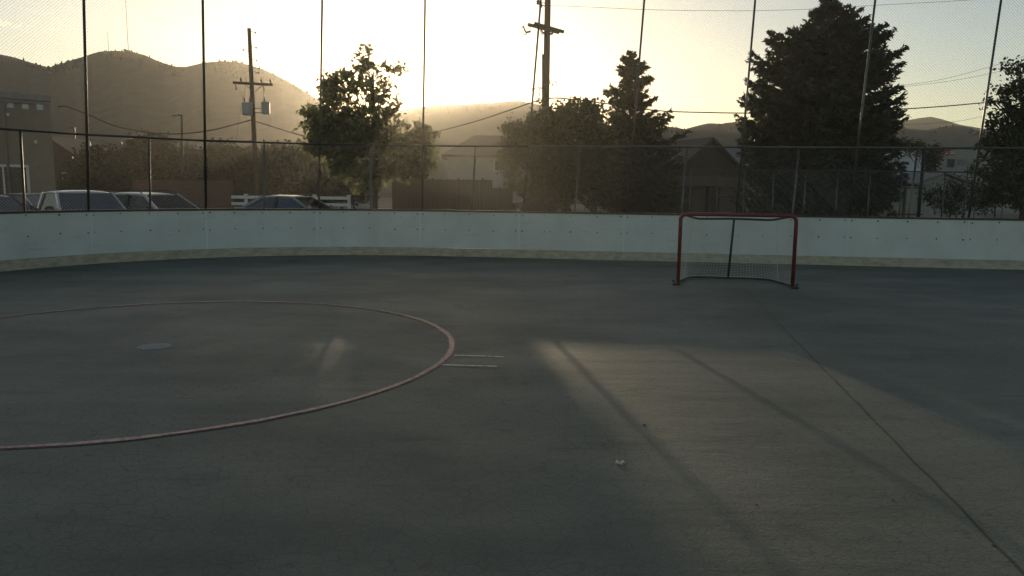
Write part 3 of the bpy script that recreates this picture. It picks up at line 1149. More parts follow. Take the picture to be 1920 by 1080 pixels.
def leafy(name, label, cat, D, px, blobs, leaf, bark, ncl, lpc, size, crad, tr, seed, group=None, base_z=GZ, shell=.45, top=None, depth=1.0, lean=0):
    rs = np.random.RandomState(seed)
    rnd_ = random.Random(seed)
    base = Vector((X(px, D), D, base_z))
    o = thing(name, label, cat, base, group=group)
    k = D / F_PX
    bl = []
    for (bx, by, rx, ry, *wt_) in blobs:
        c = P(bx, by, D + rnd_.uniform(-.5, .5) * rx * k * .5)
        bl.append((c, rx * k, ry * k, wt_[0] if wt_ else 1.0))
    tot = sum(rx * ry * w for _, rx, ry, w in bl)
    centres, limbs = [], []
    for c, rx, ry, w in bl:
        n = max(3, int(ncl * rx * ry * w / tot))
        d = rs.normal(size=(n, 3))
        d /= np.linalg.norm(d, axis=1)[:, None]
        r_ = rs.uniform(0, 1, size=(n, 1)) ** shell
        q = d * r_ * np.array((rx, min(rx, ry * 1.3) * depth, ry)) + np.array(c)
        centres.append(q)
        limbs.append((c, q))
    cen = np.concatenate(centres)
    cen = cen[cen[:, 2] > base_z + .15]
    rep = np.repeat(cen, lpc, axis=0)
    outd = rep - np.array((base.x, base.y, max(cen[:, 2].mean() - 1, 0)))
    outd /= np.linalg.norm(outd, axis=1)[:, None] + 1e-6
    sc = np.repeat(rs.uniform(.55, 1.3, size=(len(cen), 1)), lpc, axis=0)
    pos = rep + rs.normal(size=rep.shape) * crad * sc * np.array((1, 1, .75))
    pos[:, 2] = np.maximum(pos[:, 2], base_z + .05)
    V = leaf_quads(rs, pos, size, size * .62, outd * .5 + np.array((0, 0, -.3)))
    np_mesh('crown', V, 4, leaf, o)
    m_ = MB()
    tz = top if top is not None else max(b_[0].z for b_ in bl)
    tp = Vector((base.x + lean, base.y, tz))
    tpts = [base.lerp(tp, t) + Vector((.15 * tr * 8 * fbm((t * 3, seed, 0)), 0, 0)) * t for t in (0, .03, .15, .3, .5, .7, .85, 1)]
    trs = [tr * 1.5, tr * 1.15, tr, tr * .9, tr * .72, tr * .48, tr * .28, tr * .1]
    m_.tube(tpts, trs, 9)
    for c, q in limbs:
        s_ = rnd_.uniform(.25, .6)
        a = base.lerp(tp, min(.9, max(.15, (c.z - base.z) / max(tp.z - base.z, .1) * s_ + .1)))
        mid = a.lerp(c, .5) + Vector((0, 0, .12 * (c - a).length))
        m_.tube(catmull([a, mid, c], 4), [tr * .42 * (1 - t / 9.5) for t in range(9)], 6)
        qq = q[rs.permutation(len(q))[:max(3, int(len(q) * .5))]]
        for e in qq:
            e = Vector(e)
            if e.z < base_z + .1: continue
            st = a.lerp(c, rnd_.uniform(.45, 1.0))
            md = st.lerp(e, .5) + Vector((0, 0, .08 * (e - st).length))
            m_.tube([st, md, e], [tr * .16, tr * .10, tr * .03], 4, cap=False)
    m_.build('trunk', bark, o, smooth=True)
    return o


def spruce(name, label, D, px, ytop, prof, seed, n_tier, per, tr, gapy=None, size=(.22, .045), dens=1.0):
    """prof: list of (photo y, half width left, half width right) in photo pixels"""
    rs = np.random.RandomState(seed)
    rnd_ = random.Random(seed)
    base = Vector((X(px, D), D, GZ))
    tp = P(px, ytop, D)
    tp.x = base.x + (tp.x - base.x)
    o = thing(name, label, 'tree', base)
    k = D / F_PX
    ys = [p[0] for p in prof]
    m_ = MB()
    hh = tp.z - GZ
    m_.tube([base, base.lerp(tp, .05), base.lerp(tp, .5), tp], [tr * 1.3, tr, tr * .55, .012], 9)
    cs, ds = [], []
    for t_ in range(n_tier):
        f_ = (t_ + rnd_.uniform(-.3, .3)) / n_tier
        f_ = min(max(f_, 0), 1) ** 0.92
        py = ytop + 4 + (395 - ytop) * f_
        zc = P(px, py, D).z
        if zc < .25: continue
        axis = base.lerp(tp, (zc - GZ) / hh)
        wl = np.interp(py, ys, [p[1] for p in prof]) * k
        wr = np.interp(py, ys, [p[2] for p in prof]) * k
        a0 = rnd_.uniform(0, 6.28)
        npb = max(4, int(per * (.55 + .45 * f_)))
        for b_ in range(npb):
            az = a0 + 2 * math.pi * (b_ + rnd_.uniform(-.3, .3)) / npb
            fb = min(max(f_ + rnd_.gauss(0, .9) / n_tier, 0), 1)
            pyb = ytop + 4 + (395 - ytop) * fb
            zb = P(px, pyb, D).z
            if zb < .25: continue
            axis = base.lerp(tp, (zb - GZ) / hh)
            wl = np.interp(pyb, ys, [p[1] for p in prof]) * k
            wr = np.interp(pyb, ys, [p[2] for p in prof]) * k
            ca = math.cos(az)
            w = wl + (wr - wl) * (.5 + .5 * ca)
            ln = w * rnd_.choice((rnd_.uniform(.55, .9), rnd_.uniform(.8, 1.0), rnd_.uniform(.9, 1.08)))
            if ln < .08: continue
            dirv = Vector((ca, math.sin(az), 0))
            droop = rnd_.uniform(-.16, .30) * (f_ * .9 + .1) - .25 * (1 - f_) ** 2
            pts = []
            for s_ in range(6):
                t = s_ / 5
                z = -droop * ln * math.sin(t * 2.2) + .26 * ln * t ** 3
                pts.append(axis + dirv * (ln * t) + Vector((0, 0, z)))
            m_.tube(pts, [max(.008, .022 * ln ** .6 * (1 - t / 5.6)) for t in range(6)], 4, cap=False)
            nt_ = max(5, int((6 + 10.5 * ln) * dens))
            side = dirv.cross(Vector((0, 0, 1)))
            for q in range(nt_):
                t = (.12 + .88 * (q + rnd_.random()) / nt_)
                i = min(4, int(t * 5))
                c0 = pts[i].lerp(pts[i + 1], t * 5 - i)
                sw = rnd_.uniform(-1, 1)
                tl = (.14 + .34 * ln * (1 - t) ** .7 * .55) * rnd_.uniform(.6, 1.25)
                d_ = (dirv * rnd_.uniform(.35, .9) + side * sw + Vector((0, 0, rnd_.uniform(-.55, .65)))).normalized()
                nn = max(3, int(tl / .05))
                for e in range(nn):
                    p_ = c0 + d_ * (tl * (e + .5) / nn)
                    cs.append(p_)
                    ds.append(d_)
    cs = np.array(cs)
    ds = np.array(ds)
    cs = np.repeat(cs, 4, axis=0) + rs.normal(size=(len(cs) * 4, 3)) * .03
    ds = np.repeat(ds, 4, axis=0)
    V = leaf_quads(rs, cs, size[0], size[1] * 1.3, ds)
    np_mesh('crown', V, 4, M['needle'], o)
    m_.build('trunk', M['bark'], o, smooth=True)
    return o


leafy('deciduous_tree', 'open crowned leafy tree with the low sun glowing through its right side', 'tree', 35, 703,
      [(688, 125, 36, 32, .32), (664, 165, 54, 38, .32), (712, 178, 34, 44, .42), (640, 185, 50, 32, .35), (738, 128, 24, 10, .4), (632, 146, 32, 20, .25), (690, 218, 56, 36, .55), (636, 225, 54, 34, .65), (605, 232, 38, 26), (585, 215, 24, 13, .7),
       (610, 270, 42, 26), (660, 275, 52, 34), (715, 270, 52, 36), (756, 262, 40, 32), (790, 256, 22, 24, .8), (780, 290, 34, 26), (792, 316, 24, 20, .8), (810, 270, 16, 26, .25), (640, 312, 40, 22), (700, 320, 50, 24), (760, 315, 34, 26), (695, 352, 26, 12)],
      M['leaf'], M['bark'], 820, 19, .24, .15, .13, 7, shell=.5, top=P(690, 118, 35).z)

leafy('shrub_tree', 'dark dense shrubby tree round the foot of the taller utility pole', 'tree', 31, 1062,
      [(1062, 215, 44, 26), (1118, 208, 34, 22, .6), (1092, 196, 26, 14, .5), (1030, 240, 55, 34), (975, 250, 38, 24), (1100, 228, 40, 24), (1010, 290, 52, 40), (960, 285, 24, 24), (1070, 290, 60, 50), (1120, 275, 40, 44), (1050, 345, 66, 44), (1115, 345, 50, 44), (1000, 350, 22, 34)],
      M['leafdark'], M['bark'], 1100, 26, .15, .12, .11, 17, shell=.5)
leafy('climbing_vine', 'leafy vine climbing the taller utility pole above the shrubs', 'vine', 31.6, 1016,
      [(1008, 166, 9, 12), (1033, 158, 6, 5), (1020, 190, 14, 12), (1022, 220, 12, 18), (1020, 270, 10, 40), (1018, 330, 10, 40)],
      M['leafdark'], M['bark'], 70, 10, .11, .10, .03, 19)
leafy('shrub_tree', 'low dark bush between the shrubby tree and the small spruce', 'bush', 33, 1170,
      [(1165, 330, 44, 46), (1215, 345, 50, 40), (1150, 370, 40, 26), (1250, 365, 40, 26)],
      M['leafdark'], M['bark'], 420, 22, .13, .12, .07, 23)
leafy('deciduous_tree', 'leafy tree at the far right edge with loose upper branches', 'tree', 23, 1925,
      [(1908, 128, 24, 14), (1925, 165, 40, 26), (1885, 170, 24, 14), (1862, 188, 16, 8), (1905, 205, 44, 24), (1872, 232, 34, 22), (1930, 240, 46, 36), (1862, 272, 30, 22), (1905, 285, 54, 36), (1950, 300, 50, 60), (1868, 325, 46, 34), (1920, 350, 60, 44), (1858, 370, 34, 26)],
      M['leafdark'], M['bark'], 700, 16, .12, .105, .12, 29, shell=.5)
leafy('bush', 'low olive bush behind the fence beside the pale shed', 'bush', 27, 1785,
      [(1760, 365, 34, 26), (1800, 360, 36, 30), (1785, 385, 50, 20), (1835, 380, 26, 22)], M['leafolive'], M['bark'], 190, 14, .10, .12, .05, 31)

big_prof = [(0, 6, 6), (12, 14, 15), (30, 26, 32), (48, 33, 60), (60, 36, 62), (78, 62, 76), (100, 104, 98), (120, 118, 106), (146, 136, 120), (175, 134, 124), (195, 134, 112), (226, 150, 126), (250, 158, 134), (280, 158, 134), (300, 156, 118), (340, 158, 130), (395, 158, 128)]
spruce('spruce_tree', 'tall broad dark spruce standing behind the goal and fence', 30, 1552, -2, big_prof, 41, 52, 16, .19, dens=.92, size=(.21, .045))
sm_prof = [(98, 4, 4), (108, 9, 10), (120, 22, 20), (135, 20, 34), (147, 20, 38), (156, 16, 52), (165, 12, 50), (176, 40, 30), (184, 56, 28), (192, 50, 44), (200, 40, 56), (212, 44, 36), (228, 52, 50), (245, 60, 86), (262, 64, 98), (290, 70, 96), (340, 74, 92), (395, 76, 90)]
spruce('spruce_tree', 'smaller ragged spruce with uneven branches beside the tall utility pole', 36, 1182, 97, sm_prof, 43, 32, 10, .14, dens=.95)

# tree band beyond the parking lot
band = [('round bushy tree in front of the far roof, left of the street lamp', 58, 285, [(285, 285, 48, 32), (265, 315, 60, 34), (300, 345, 60, 40)], 1),
        ('dark bushy tree beside the two-storey stucco building', 52, 190, [(185, 315, 48, 36), (165, 345, 48, 36), (220, 350, 48, 36)], 2),
        ('dark tree behind the smaller utility pole', 60, 440, [(420, 300, 46, 30), (452, 310, 34, 32), (425, 345, 56, 40), (395, 325, 40, 32)], 3),
        ('broad tree between the smaller utility pole and the sunlit tree', 56, 535, [(525, 300, 40, 28), (555, 310, 44, 34), (540, 345, 62, 36), (590, 335, 50, 36)], 4),
        ('low dark bush behind the parked sedan', 50, 640, [(625, 350, 44, 22), (660, 352, 34, 20), (600, 365, 40, 18)], 5),
        ('dark tree behind the bushy tree near the street lamp', 66, 350, [(350, 305, 44, 30), (335, 340, 54, 36)], 6)]
for lab, D, px, bl, sd_ in band:
    leafy('broadleaf_tree', lab, 'tree', D, px, bl, M['leafband'], M['bark'], 620, 18, .34, .32, .12, 100 + sd_, group='trees beyond the parking lot')
leafy('broadleaf_tree', 'dark round tree between the pale metal building and the building with red letters', 'tree', 62, 1750,
      [(1750, 290, 17, 18), (1725, 275, 30, 12), (1745, 305, 18, 16), (1690, 276, 20, 10)], M['leafband'], M['bark'], 150, 14, .22, .24, .1, 121, group='trees beyond the parking lot')
leafy('broadleaf_tree', 'small dark tree in front of the pale house with the three-pane window', 'tree', 44, 958,
      [(958, 320, 22, 26), (965, 345, 20, 18), (945, 300, 14, 14)], M['leafdark'], M['bark'], 120, 13, .16, .2, .06, 123, group='trees beyond the parking lot')


# ------------------------------------------------------------------ utility poles and wires
def insulator(m_, p, h=.22, r_=.05, up=1):
    m_.lathe(p, [(r_ * .4, 0), (r_ * .5, h * .2 * up), (r_, h * .3 * up), (r_ * .6, h * .45 * up), (r_, h * .6 * up), (r_ * .5, h * .75 * up), (r_ * .3, h * up)], 8)


D1 = 40
pb, pt_ = P(483, 392, D1), P(467, 53, D1)
pb = Vector((pb.x, D1, GZ))
up1 = thing('utility_pole', 'wooden utility pole carrying two grey transformers, left of the sunlit tree', 'pole', pb, group='utility poles')
m_ = MB()
m_.tube([pb, pb.lerp(pt_, .5), pt_], [.145, .12, .095], 12)
m_.build('pole_shaft', M['pole'], up1, smooth=True)
ca, cb = P(437, 155, D1 - .18), P(511, 159, D1 - .18)
m_ = MB()
m_.beam(ca, cb, .10, .13)
m_.build('crossarm', M['arm'], up1)
for px in (452, 490, 507):
    m_ = MB()
    q = ca.lerp(cb, (px - 437) / 74) + Vector((0, 0, .066))
    insulator(m_, q, .24, .055)
    m_.build('insulator', M['porc'], up1)
for px in (442, 494):
    m_ = MB()
    q = ca.lerp(cb, (px - 437) / 74) + Vector((0, -.03, -.066))
    m_.tube([q, q + Vector((.0, -.02, -.10)), q + Vector((.05, -.02, -.20)), q + Vector((.0, -.02, -.30))], [.02, .035, .03, .035], 7)
    m_.build('fuse_holder', M['porc'], up1)
m_ = MB()
m_.tube([P(462, 160, D1 - .18), P(475, 172, D1 - .18)], .018, 5)
m_.tube([P(492, 160, D1 - .18), P(478, 172, D1 - .18)], .018, 5)
m_.build('brace', M['galv'], up1)
for py, dx in ((58, 12), (86, 12), (110, 12), (125, 16), (133, 14), (97, -12)):
    m_ = MB()
    c = pb.lerp(pt_, (P(470, py, D1).z - pb.z) / (pt_.z - pb.z))
    e = c + Vector((dx * D1 / F_PX, -.05, (-.10 if dx > 0 else .08)))
    m_.tube([c, e], .016, 5)
    m_.lathe(e, [(.02, -.05), (.05, -.03), (.03, 0), (.05, .03), (.02, .06)], 7)
    m_.build('side_bracket', M['porc'], up1)
for x0, x1, y0, y1 in ((455, 474, 194, 216), (491, 506, 193, 214)):
    c = P((x0 + x1) / 2, y1, D1 - .1)
    h = (y1 - y0) * D1 / F_PX
    r_ = (x1 - x0) / 2 * D1 / F_PX
    m_ = MB()
    m_.lathe(c, [(r_ * .9, 0), (r_, .03), (r_, h - .06), (r_ * 1.06, h - .05), (r_ * 1.06, h - .01), (r_ * .8, h + .03), (r_ * .2, h + .06)], 16)
    tr_ = m_.build('transformer', M['can'], up1, smooth=False)
    for dx in (-.5, .5) if x1 - x0 > 17 else (-.2,):
        m_ = MB()
        insulator(m_, c + Vector((dx * r_, -.03, h + .03)), .26, .05)
        m_.build('bushing', M['porc'], tr_)
m_ = MB()
for py in (203, 211):
    m_.tube([P(474, py, D1 - .1), P(492, py, D1 - .1)], .022, 6)
m_.build('transformer_bracket', M['galv'], up1)
m_ = MB()
for pl in ([(447, 168), (452, 175), (456, 188)], [(495, 172), (494, 180), (496, 188)], [(460, 216), (468, 232), (476, 236), (480, 240)], [(506, 214), (508, 230), (504, 240), (494, 244), (486, 243)], [(462, 146), (458, 175), (447, 230), (440, 300)]):
    m_.tube(catmull([P(x, y, D1 - .12) for x, y in pl], 4), .008, 4)
m_.build('jumper_wire', M['wire'], up1)

D2 = 32
pb2, pt2 = P(1020, 395, D2), P(1029, -110, D2)
pb2 = Vector((pb2.x, D2, GZ))
up2 = thing('utility_pole', 'taller wooden utility pole with double crossarm rising out of the shrubs', 'pole', pb2, group='utility poles')
m_ = MB()
m_.tube([pb2, pb2.lerp(pt2, .5), pt2], [.165, .145, .115], 12)
m_.build('pole_shaft', M['pole'], up2, smooth=True)
for (a, b, dd) in (((990, 46), (1048, 61), -.22), ((1002, 44), (1057, 60), .20)):
    m_ = MB()
    pa_, pb_ = P(*a, D2 + dd - .25), P(*b, D2 + dd + .25)
    m_.beam(pa_, pb_, .10, .12)
    m_.build('crossarm', M['arm'], up2)
m_ = MB()
m_.tube([P(1018, 102, D2 - .17), P(1018, 205, D2 - .17), P(1018, 300, D2 - .17)], .045, 8)
m_.build('cable_guard', M['pole'], up2, smooth=True)
for off_ in ((0, 0), (33, 5), (46, 7)):
    ox, oy = off_
    m_ = MB()
    sc = 1 if ox == 0 else .7
    pp = [(982, 48), (988, 60), (995, 60)]
    f2 = lambda x, y: P(982 + ox + (x - 982) * sc, 48 + oy + (y - 48) * sc, D2 - .25)
    m_.tube([f2(981, 49), f2(986, 61)], .035, 7)
    m_.tube([f2(986, 61), f2(995, 59)], .045, 7)
    m_.tube([f2(978, 52), f2(984, 66)], .014, 6)
    m_.tube([f2(978, 52), f2(982, 48)], .02, 6)
    m_.tube([f2(984, 66), f2(988, 62)], .02, 6)
    m_.tube([f2(995, 59), f2(994, 50)], .012, 5)
    m_.build('fuse_cutout', M['porc'], up2)
for px, py in ((1009, 4), (1014, 10)):
    m_ = MB()
    c = P(px, py, D2 - .1)
    m_.lathe(c, [(.03, -.10), (.08, -.06), (.05, -.02), (.08, .02), (.05, .06), (.03, .10)], 8)
    m_.tube([c, P(1024, py + 2, D2 - .05)], .016, 5)
    m_.build('insulator', M['porc'], up2)
m_ = MB()
for pl in ([(991, 72), (1003, 88), (1014, 97), (1018, 103)], [(1033, 80), (1036, 92), (1033, 99), (1028, 100)]):
    m_.tube(catmull([P(x, y, D2 - .2) for x, y in pl], 4), .010, 4)
m_.build('jumper_wire', M['wire'], up2)


def wire(label, pts, r_, m='wire'):
    q = catmull([P(x, y, d) for x, y, d in pts], 6)
    mm = MB()
    mm.tube(q, r_, 5)
    tag(mm.build('overhead_wire', M[m], base=q[0]), label, 'wire', 'overhead wires')


wire('thick cable sagging from the stucco building to the transformer pole', [(108, 200, 43), (126, 200, 43), (165, 215, 42.5), (215, 236, 42), (270, 247, 41), (325, 251, 40.5), (385, 246, 40), (430, 236, 40), (470, 225, 39.8)], .030)
wire('thick cable descending leftward from the taller utility pole behind the sunlit tree', [(1018, 187, 31.8), (1000, 191, 32), (940, 212, 34), (880, 231, 36), (800, 250, 38), (700, 262, 39.5), (600, 262, 40), (480, 228, 39.9)], .026)
wire('thick cable running right from the taller utility pole past both spruces', [(1022, 187, 32), (1035, 184, 32), (1060, 185, 32.6), (1110, 191, 34), (1170, 199, 38), (1240, 208, 39), (1330, 211, 40), (1400, 212, 41), (1520, 211, 42), (1660, 206, 42), (1760, 200, 42), (1850, 192, 42), (1960, 182, 42)], .030)
wire('thin wire high across the sky right of the taller utility pole', [(1016, 10, 31.9), (1100, 13, 33), (1210, 18, 35), (1320, 20, 37), (1415, 20, 38), (1520, 17, 39), (1640, 10, 40), (1820, 0, 41), (1960, -10, 42)], .009)
wire('thin wire leaving the taller utility pole toward the upper left', [(1009, 5, 31.9), (990, 18, 32), (975, 26, 32.6), (900, 40, 36)], .006)
wire('faint upper wire in the sky between the tall spruce and the right tree', [(1560, 172, 60), (1680, 161, 60), (1760, 150, 60), (1850, 127, 60), (1960, 93, 60)], .012)
wire('faint lower wire in the sky between the tall spruce and the right tree', [(1560, 175, 62), (1690, 163, 62), (1780, 152, 62), (1860, 137, 62), (1960, 112, 62)], .012)
wire('pale sunlit wire hanging before the far right hills', [(1600, 262, 44), (1690, 260, 44), (1760, 259, 44), (1840, 248, 44), (1960, 222, 44)], .020, 'wirepale')
wire('thin wire crossing the far hazy hill on the right', [(1640, 232, 70), (1700, 233, 70), (1790, 228, 70), (1860, 214, 70), (1960, 190, 70)], .014)


# ------------------------------------------------------------------ street lamps
def street_lamp(label, px, ytop, yb, D, armpx, r_=.085):
    b = Vector((X(px, D), D, GZ))
    t = P(px, ytop, D)
    o = thing('street_lamp', label, 'lamp', b, group='street lamps')
    m_ = MB()
    m_.tube([b, (t.x, D, t.z)], [r_ * 1.2, r_ * .85], 8)
    m_.build('lamp_post', M['darkpipe'], o, smooth=True)
    m_ = MB()
    e = P(px + armpx, ytop + 2, D)
    q = Vector((t.x, D, t.z - .04))
    m_.tube([q, q.lerp(e, .5) + Vector((0, 0, .03))], r_ * .5, 6)
    m_.build('arm', M['darkpipe'], o)
    m_ = MB()
    c = q.lerp(e, .8)
    ln = abs(e.x - q.x) * .6
    m_.box(c, (ln, .26, .10), bev=.04)
    hd = m_.build('lamp_head', M['lampmetal'], o)
    m_ = MB()
    m_.box(c - Vector((0, 0, .065)), (ln * .7, .18, .03), bev=.01)
    m_.build('lens', M['lampglass'], hd)


street_lamp('slim street lamp with one arm, between the parked wagon and the hill', 341, 215, 330, 48, -16)
street_lamp('smaller distant street lamp beside the stucco building', 139, 239, 300, 60, -13)
b = P(1640, 222, 46)
lampr = thing('street_lamp', 'cobra-head street lamp reaching out from behind the tall spruce', 'lamp', (b.x, 46, GZ), group='street lamps')
m_ = MB()
m_.tube([(b.x, 46, GZ), (b.x, 46, b.z)], [.1, .07], 8)
m_.build('lamp_post', M['galv'], lampr, smooth=True)
m_ = MB()
m_.tube(catmull([b - Vector((0, 0, .1)), P(1658, 218, 46), P(1676, 217, 46)], 4), .03, 6)
m_.build('arm', M['galv'], lampr, smooth=True)
m_ = MB()
c0, c1 = P(1674, 217, 46), P(1694, 218, 46)
m_.tube([c0, c0.lerp(c1, .3), c0.lerp(c1, .65), c1], [.05, .11, .14, .05], 10)
m_.build('lamp_head', M['lampmetal'], lampr, smooth=True)


# ------------------------------------------------------------------ buildings
def window(parent, c, w, h, rz, frame, pane, t=.06, mull=0, bar=.07):
    """framed window on a wall facing -Y rotated by rz, c = centre on the wall face (parent coordinates when local)"""
    cs, sn = math.cos(rz), math.sin(rz)

    def q(u, v, o_):
        return (c[0] + u * cs + o_ * sn, c[1] + u * sn - o_ * cs, c[2] + v)
    m_ = MB()
    for u, v, a, b_ in ((-w / 2, 0, bar, h + bar), (w / 2, 0, bar, h + bar)):
        m_.box(q(u, v, t / 2), (a, t, b_), rz)
    for v in (-h / 2, h / 2):
        m_.box(q(0, v, t / 2 + .003), (w - bar, t, bar), rz)
    for k in range(mull):
        m_.box(q(-w / 2 + w * (k + 1) / (mull + 1), 0, t / 2 - .004), (bar * .6, t * .8, h - bar), rz)
    f_ = m_.build('window', frame, parent, local=True)
    m_ = MB()
    m_.box(q(0, 0, .018), (w - bar * .8, .012, h - bar * .8), rz)
    m_.build('pane', pane, f_, local=True)
    return f_


# two-storey stucco building at the far left, turned so that its front runs towards the viewer
DB = 43
cnr = P(101, 300, DB)
BA = R(45)
bu = Vector((-math.cos(BA), -math.sin(BA), 0))          # along the front, from its far corner
ztop = P(98, 179, DB).z
bl = thing('stucco_building', 'flat-roofed tan stucco building with three small square windows under its parapet', 'building', (cnr.x, cnr.y, GZ), BA)
# local frame: front on y = 0, running to -x
m_ = MB()
m_.box((-6, 4, (ztop - .35 - GZ) / 2), (12, 8, ztop - .35 - GZ))
m_.build('wall', M['stucco'], bl, local=True)
m_ = MB()
m_.box((-6, 4, ztop - GZ - .17), (12.16, 8.2, .36), bev=.03)
m_.box((-6, 4, ztop - GZ - .46), (12.08, 8.1, .18), bev=.03)
m_.build('parapet', M['trimgrey'], bl, local=True)


def front(px, py):
    """point of the building front seen at a photo pixel, in the building's own frame"""
    d = ray(px, py)
    nrm_ = Vector((math.sin(BA), -math.cos(BA), 0))
    o_ = Vector((0, 0, CAM_H))
    q = o_ + d * ((Vector((cnr.x, cnr.y, 0)) - o_).dot(nrm_) / d.dot(nrm_))
    return Vector(((q - cnr).dot(-bu), 0, q.z - GZ))


for px, py in ((18.5, 197), (47, 199), (74.5, 201)):
    window(bl, front(px, py), .36, .34, 0, M['trimgrey'], M['palepane'], t=.04, bar=.05)
q = front(8, 352)
window(bl, q, 2.3, 2.4, 0, M['trimwhite'], M['pane'], mull=1, bar=.14)
m_ = MB()
q, q2 = front(5, 193), front(14, 190)
m_.tube([(q2.x + 1.2, -.08, q2.z), (q2.x, -.08, q2.z), (q.x, -.08, q.z - .2), (q.x, -.08, 0)], .07, 8)
m_.build('downpipe', M['trimgrey'], bl, local=True, smooth=True)
for px, py in ((66, 266), (14, 215)):
    m_ = MB()
    q = front(px, py)
    m_.box((q.x, -.06, q.z), (.14, .12, .18), bev=.03)
    m_.build('wall_light', M['lampglass'], bl, local=True)


def gable_house(label, loc, rz, L_, Wd, wh, rh, wall, roofm, gablem=None, over=.5, name='house', hip=0.0, group=None):
    """ridge along local X, L_ long; gable ends face +-X; hip > 0 pulls the ridge in"""
    o = thing(name, label, 'house', loc, rz, group)
    m_ = MB()
    m_.box((0, 0, wh / 2), (L_, Wd, wh))
    if not hip:
        for sx in (-1, 1):
            x = sx * L_ / 2
            m_.slab([(x, -Wd / 2, wh + .001), (x, Wd / 2, wh + .001), (x, 0, wh + rh)], (-sx * .15, 0, 0), 1)
    recalc(m_.build('wall', [wall, gablem or wall], o, local=True))
    m_ = MB()
    sl_ = rh / (Wd / 2)
    for sy in (-1, 1):
        e = Wd / 2 + over
        ze = wh - over * sl_
        xl = L_ / 2 + over
        xr = xl - hip - (over if hip else 0)
        p_ = [(-xl, sy * e, ze), (xl, sy * e, ze), (xr, 0, wh + rh), (-xr, 0, wh + rh)]
        m_.slab([Vector(a) + Vector((0, 0, .03)) for a in p_], (0, 0, .16))
        if hip:
            sx = sy
            p_ = [(sx * xl, -e, ze), (sx * xl, e, ze), (sx * xr, 0, wh + rh)]
            m_.slab([Vector(a) + Vector((0, 0, .032)) for a in p_], (0, 0, .155))
    recalc(m_.build('roof', roofm, o, local=True))
    return o


# dark gabled house just right of the stucco building
hq = gable_house('dark gabled house half hidden behind the stucco building', (X(92, 54), 57, GZ), R(8), 5.0, 6.0, 2.9, 2.0, M['stuccodark'], M['shingle'], over=.6)
hq.rotation_euler.z = R(90)
window(hq, (-2.5, -1.2, 1.9), .9, 1.1, R(-90), M['trimwhite'], M['pane'])
hq2 = gable_house('low house with a pale roof hidden behind the bushy trees', (X(320, 74), 80, GZ), R(6), 13, 7, 3.4, 2.2, M['stuccodark'], M['shinglegrey'], over=.5, hip=2.0)
hq3 = gable_house('dark house with a small white-framed window behind the smaller utility pole', (X(425, 66), 70, GZ), R(-4), 7, 6, 3.2, 1.6, M['stuccodark'], M['shingle'], over=.4)
cq = P(440.5, 321.5, 66.6)
window(hq3, (cq.x - hq3.location.x, -3.0, cq.z - GZ), .8, .8, 0, M['trimwhite'], M['pane'], mull=1)
# pale hip-roofed house behind the plank fence
hc = P(925, 257, 58)
hq4 = gable_house('pale house with hip roof and three-pane window behind the plank fence', (X(935, 62), 62.5, GZ), R(4), 8.4, 7.0, 4.35 - .1, 1.55, M['palewall'], M['shingle'], over=.45, hip=2.2)
cq = P(936, 311, 58.8)
window(hq4, (cq.x - hq4.location.x, -3.5, cq.z - GZ), 1.25, .75, 0, M['trimwhite'], M['pane'], mull=2)
# brown gable house behind the goal
hq5 = gable_house('brown house whose dark gable rises behind the goal', (X(1327, 47.7) - 1.37, 51.5, GZ), R(-70), 8, 5.6, 2.6, 2.25, M['stuccodark'], M['shingle'], M['darkgable'], over=.45)
m_ = MB()
for y in (-1.6, .4):
    m_.box((4.06, y, 1.0), (.06, 1.0, 2.0))
dd_ = m_.build('door', M['darkgable'], hq5, local=True)
m_ = MB()
m_.beam((4.25, -2.8, 2.05), (4.25, 2.8, 2.05), .12, .16)
for y in (-2.7, 0, 2.7):
    m_.beam((4.25, y, 0), (4.25, y, 1.97), .12, .12, up=(1, 0, 0))
m_.build('porch_frame', M['stuccodark'], hq5, local=True)
hq6 = gable_house('house with a grey roof slope behind the brown gable', (X(1385, 62), 66, GZ), R(3), 9, 9, 2.7, 2.6, M['greywall'], M['shinglegrey'], over=.5)

# pale metal building and the building with red letters, right of the tall spruce
DM = 68
p0, p1 = P(1660, 330, DM), P(1737, 330, DM)
mbz = thing('metal_building', 'pale blue metal building with a sloping sunlit roof edge beyond the tall spruce', 'building', ((p0.x + p1.x) / 2, DM + 4, GZ))
zl, zr = P(1665, 302, DM).z - GZ, P(1735, 280, DM).z - GZ
hw_ = (p1.x - p0.x) / 2
m_ = MB()
m_.slab([(-hw_, -4, 0), (hw_, -4, 0), (hw_, -4, zr), (-hw_, -4, zl)], (0, 8, 0))
recalc(m_.build('wall', M['bluewall'], mbz, local=True))
m_ = MB()
m_.slab([(-hw_ - .2, -4.3, zl + .01), (hw_ + .1, -4.3, zr + .01), (hw_ + .1, 4.3, zr + .01), (-hw_ - .2, 4.3, zl + .01)], (0, 0, .14))
recalc(m_.build('roof', M['trimwhite'], mbz, local=True))
for k in range(2):
    m_ = MB()
    m_.box((-hw_ * .1 + k * hw_ * .62, -4.03, 1.1), (1.0, .06, 2.2))
    m_.build('door', M['trimgrey'], mbz, local=True)

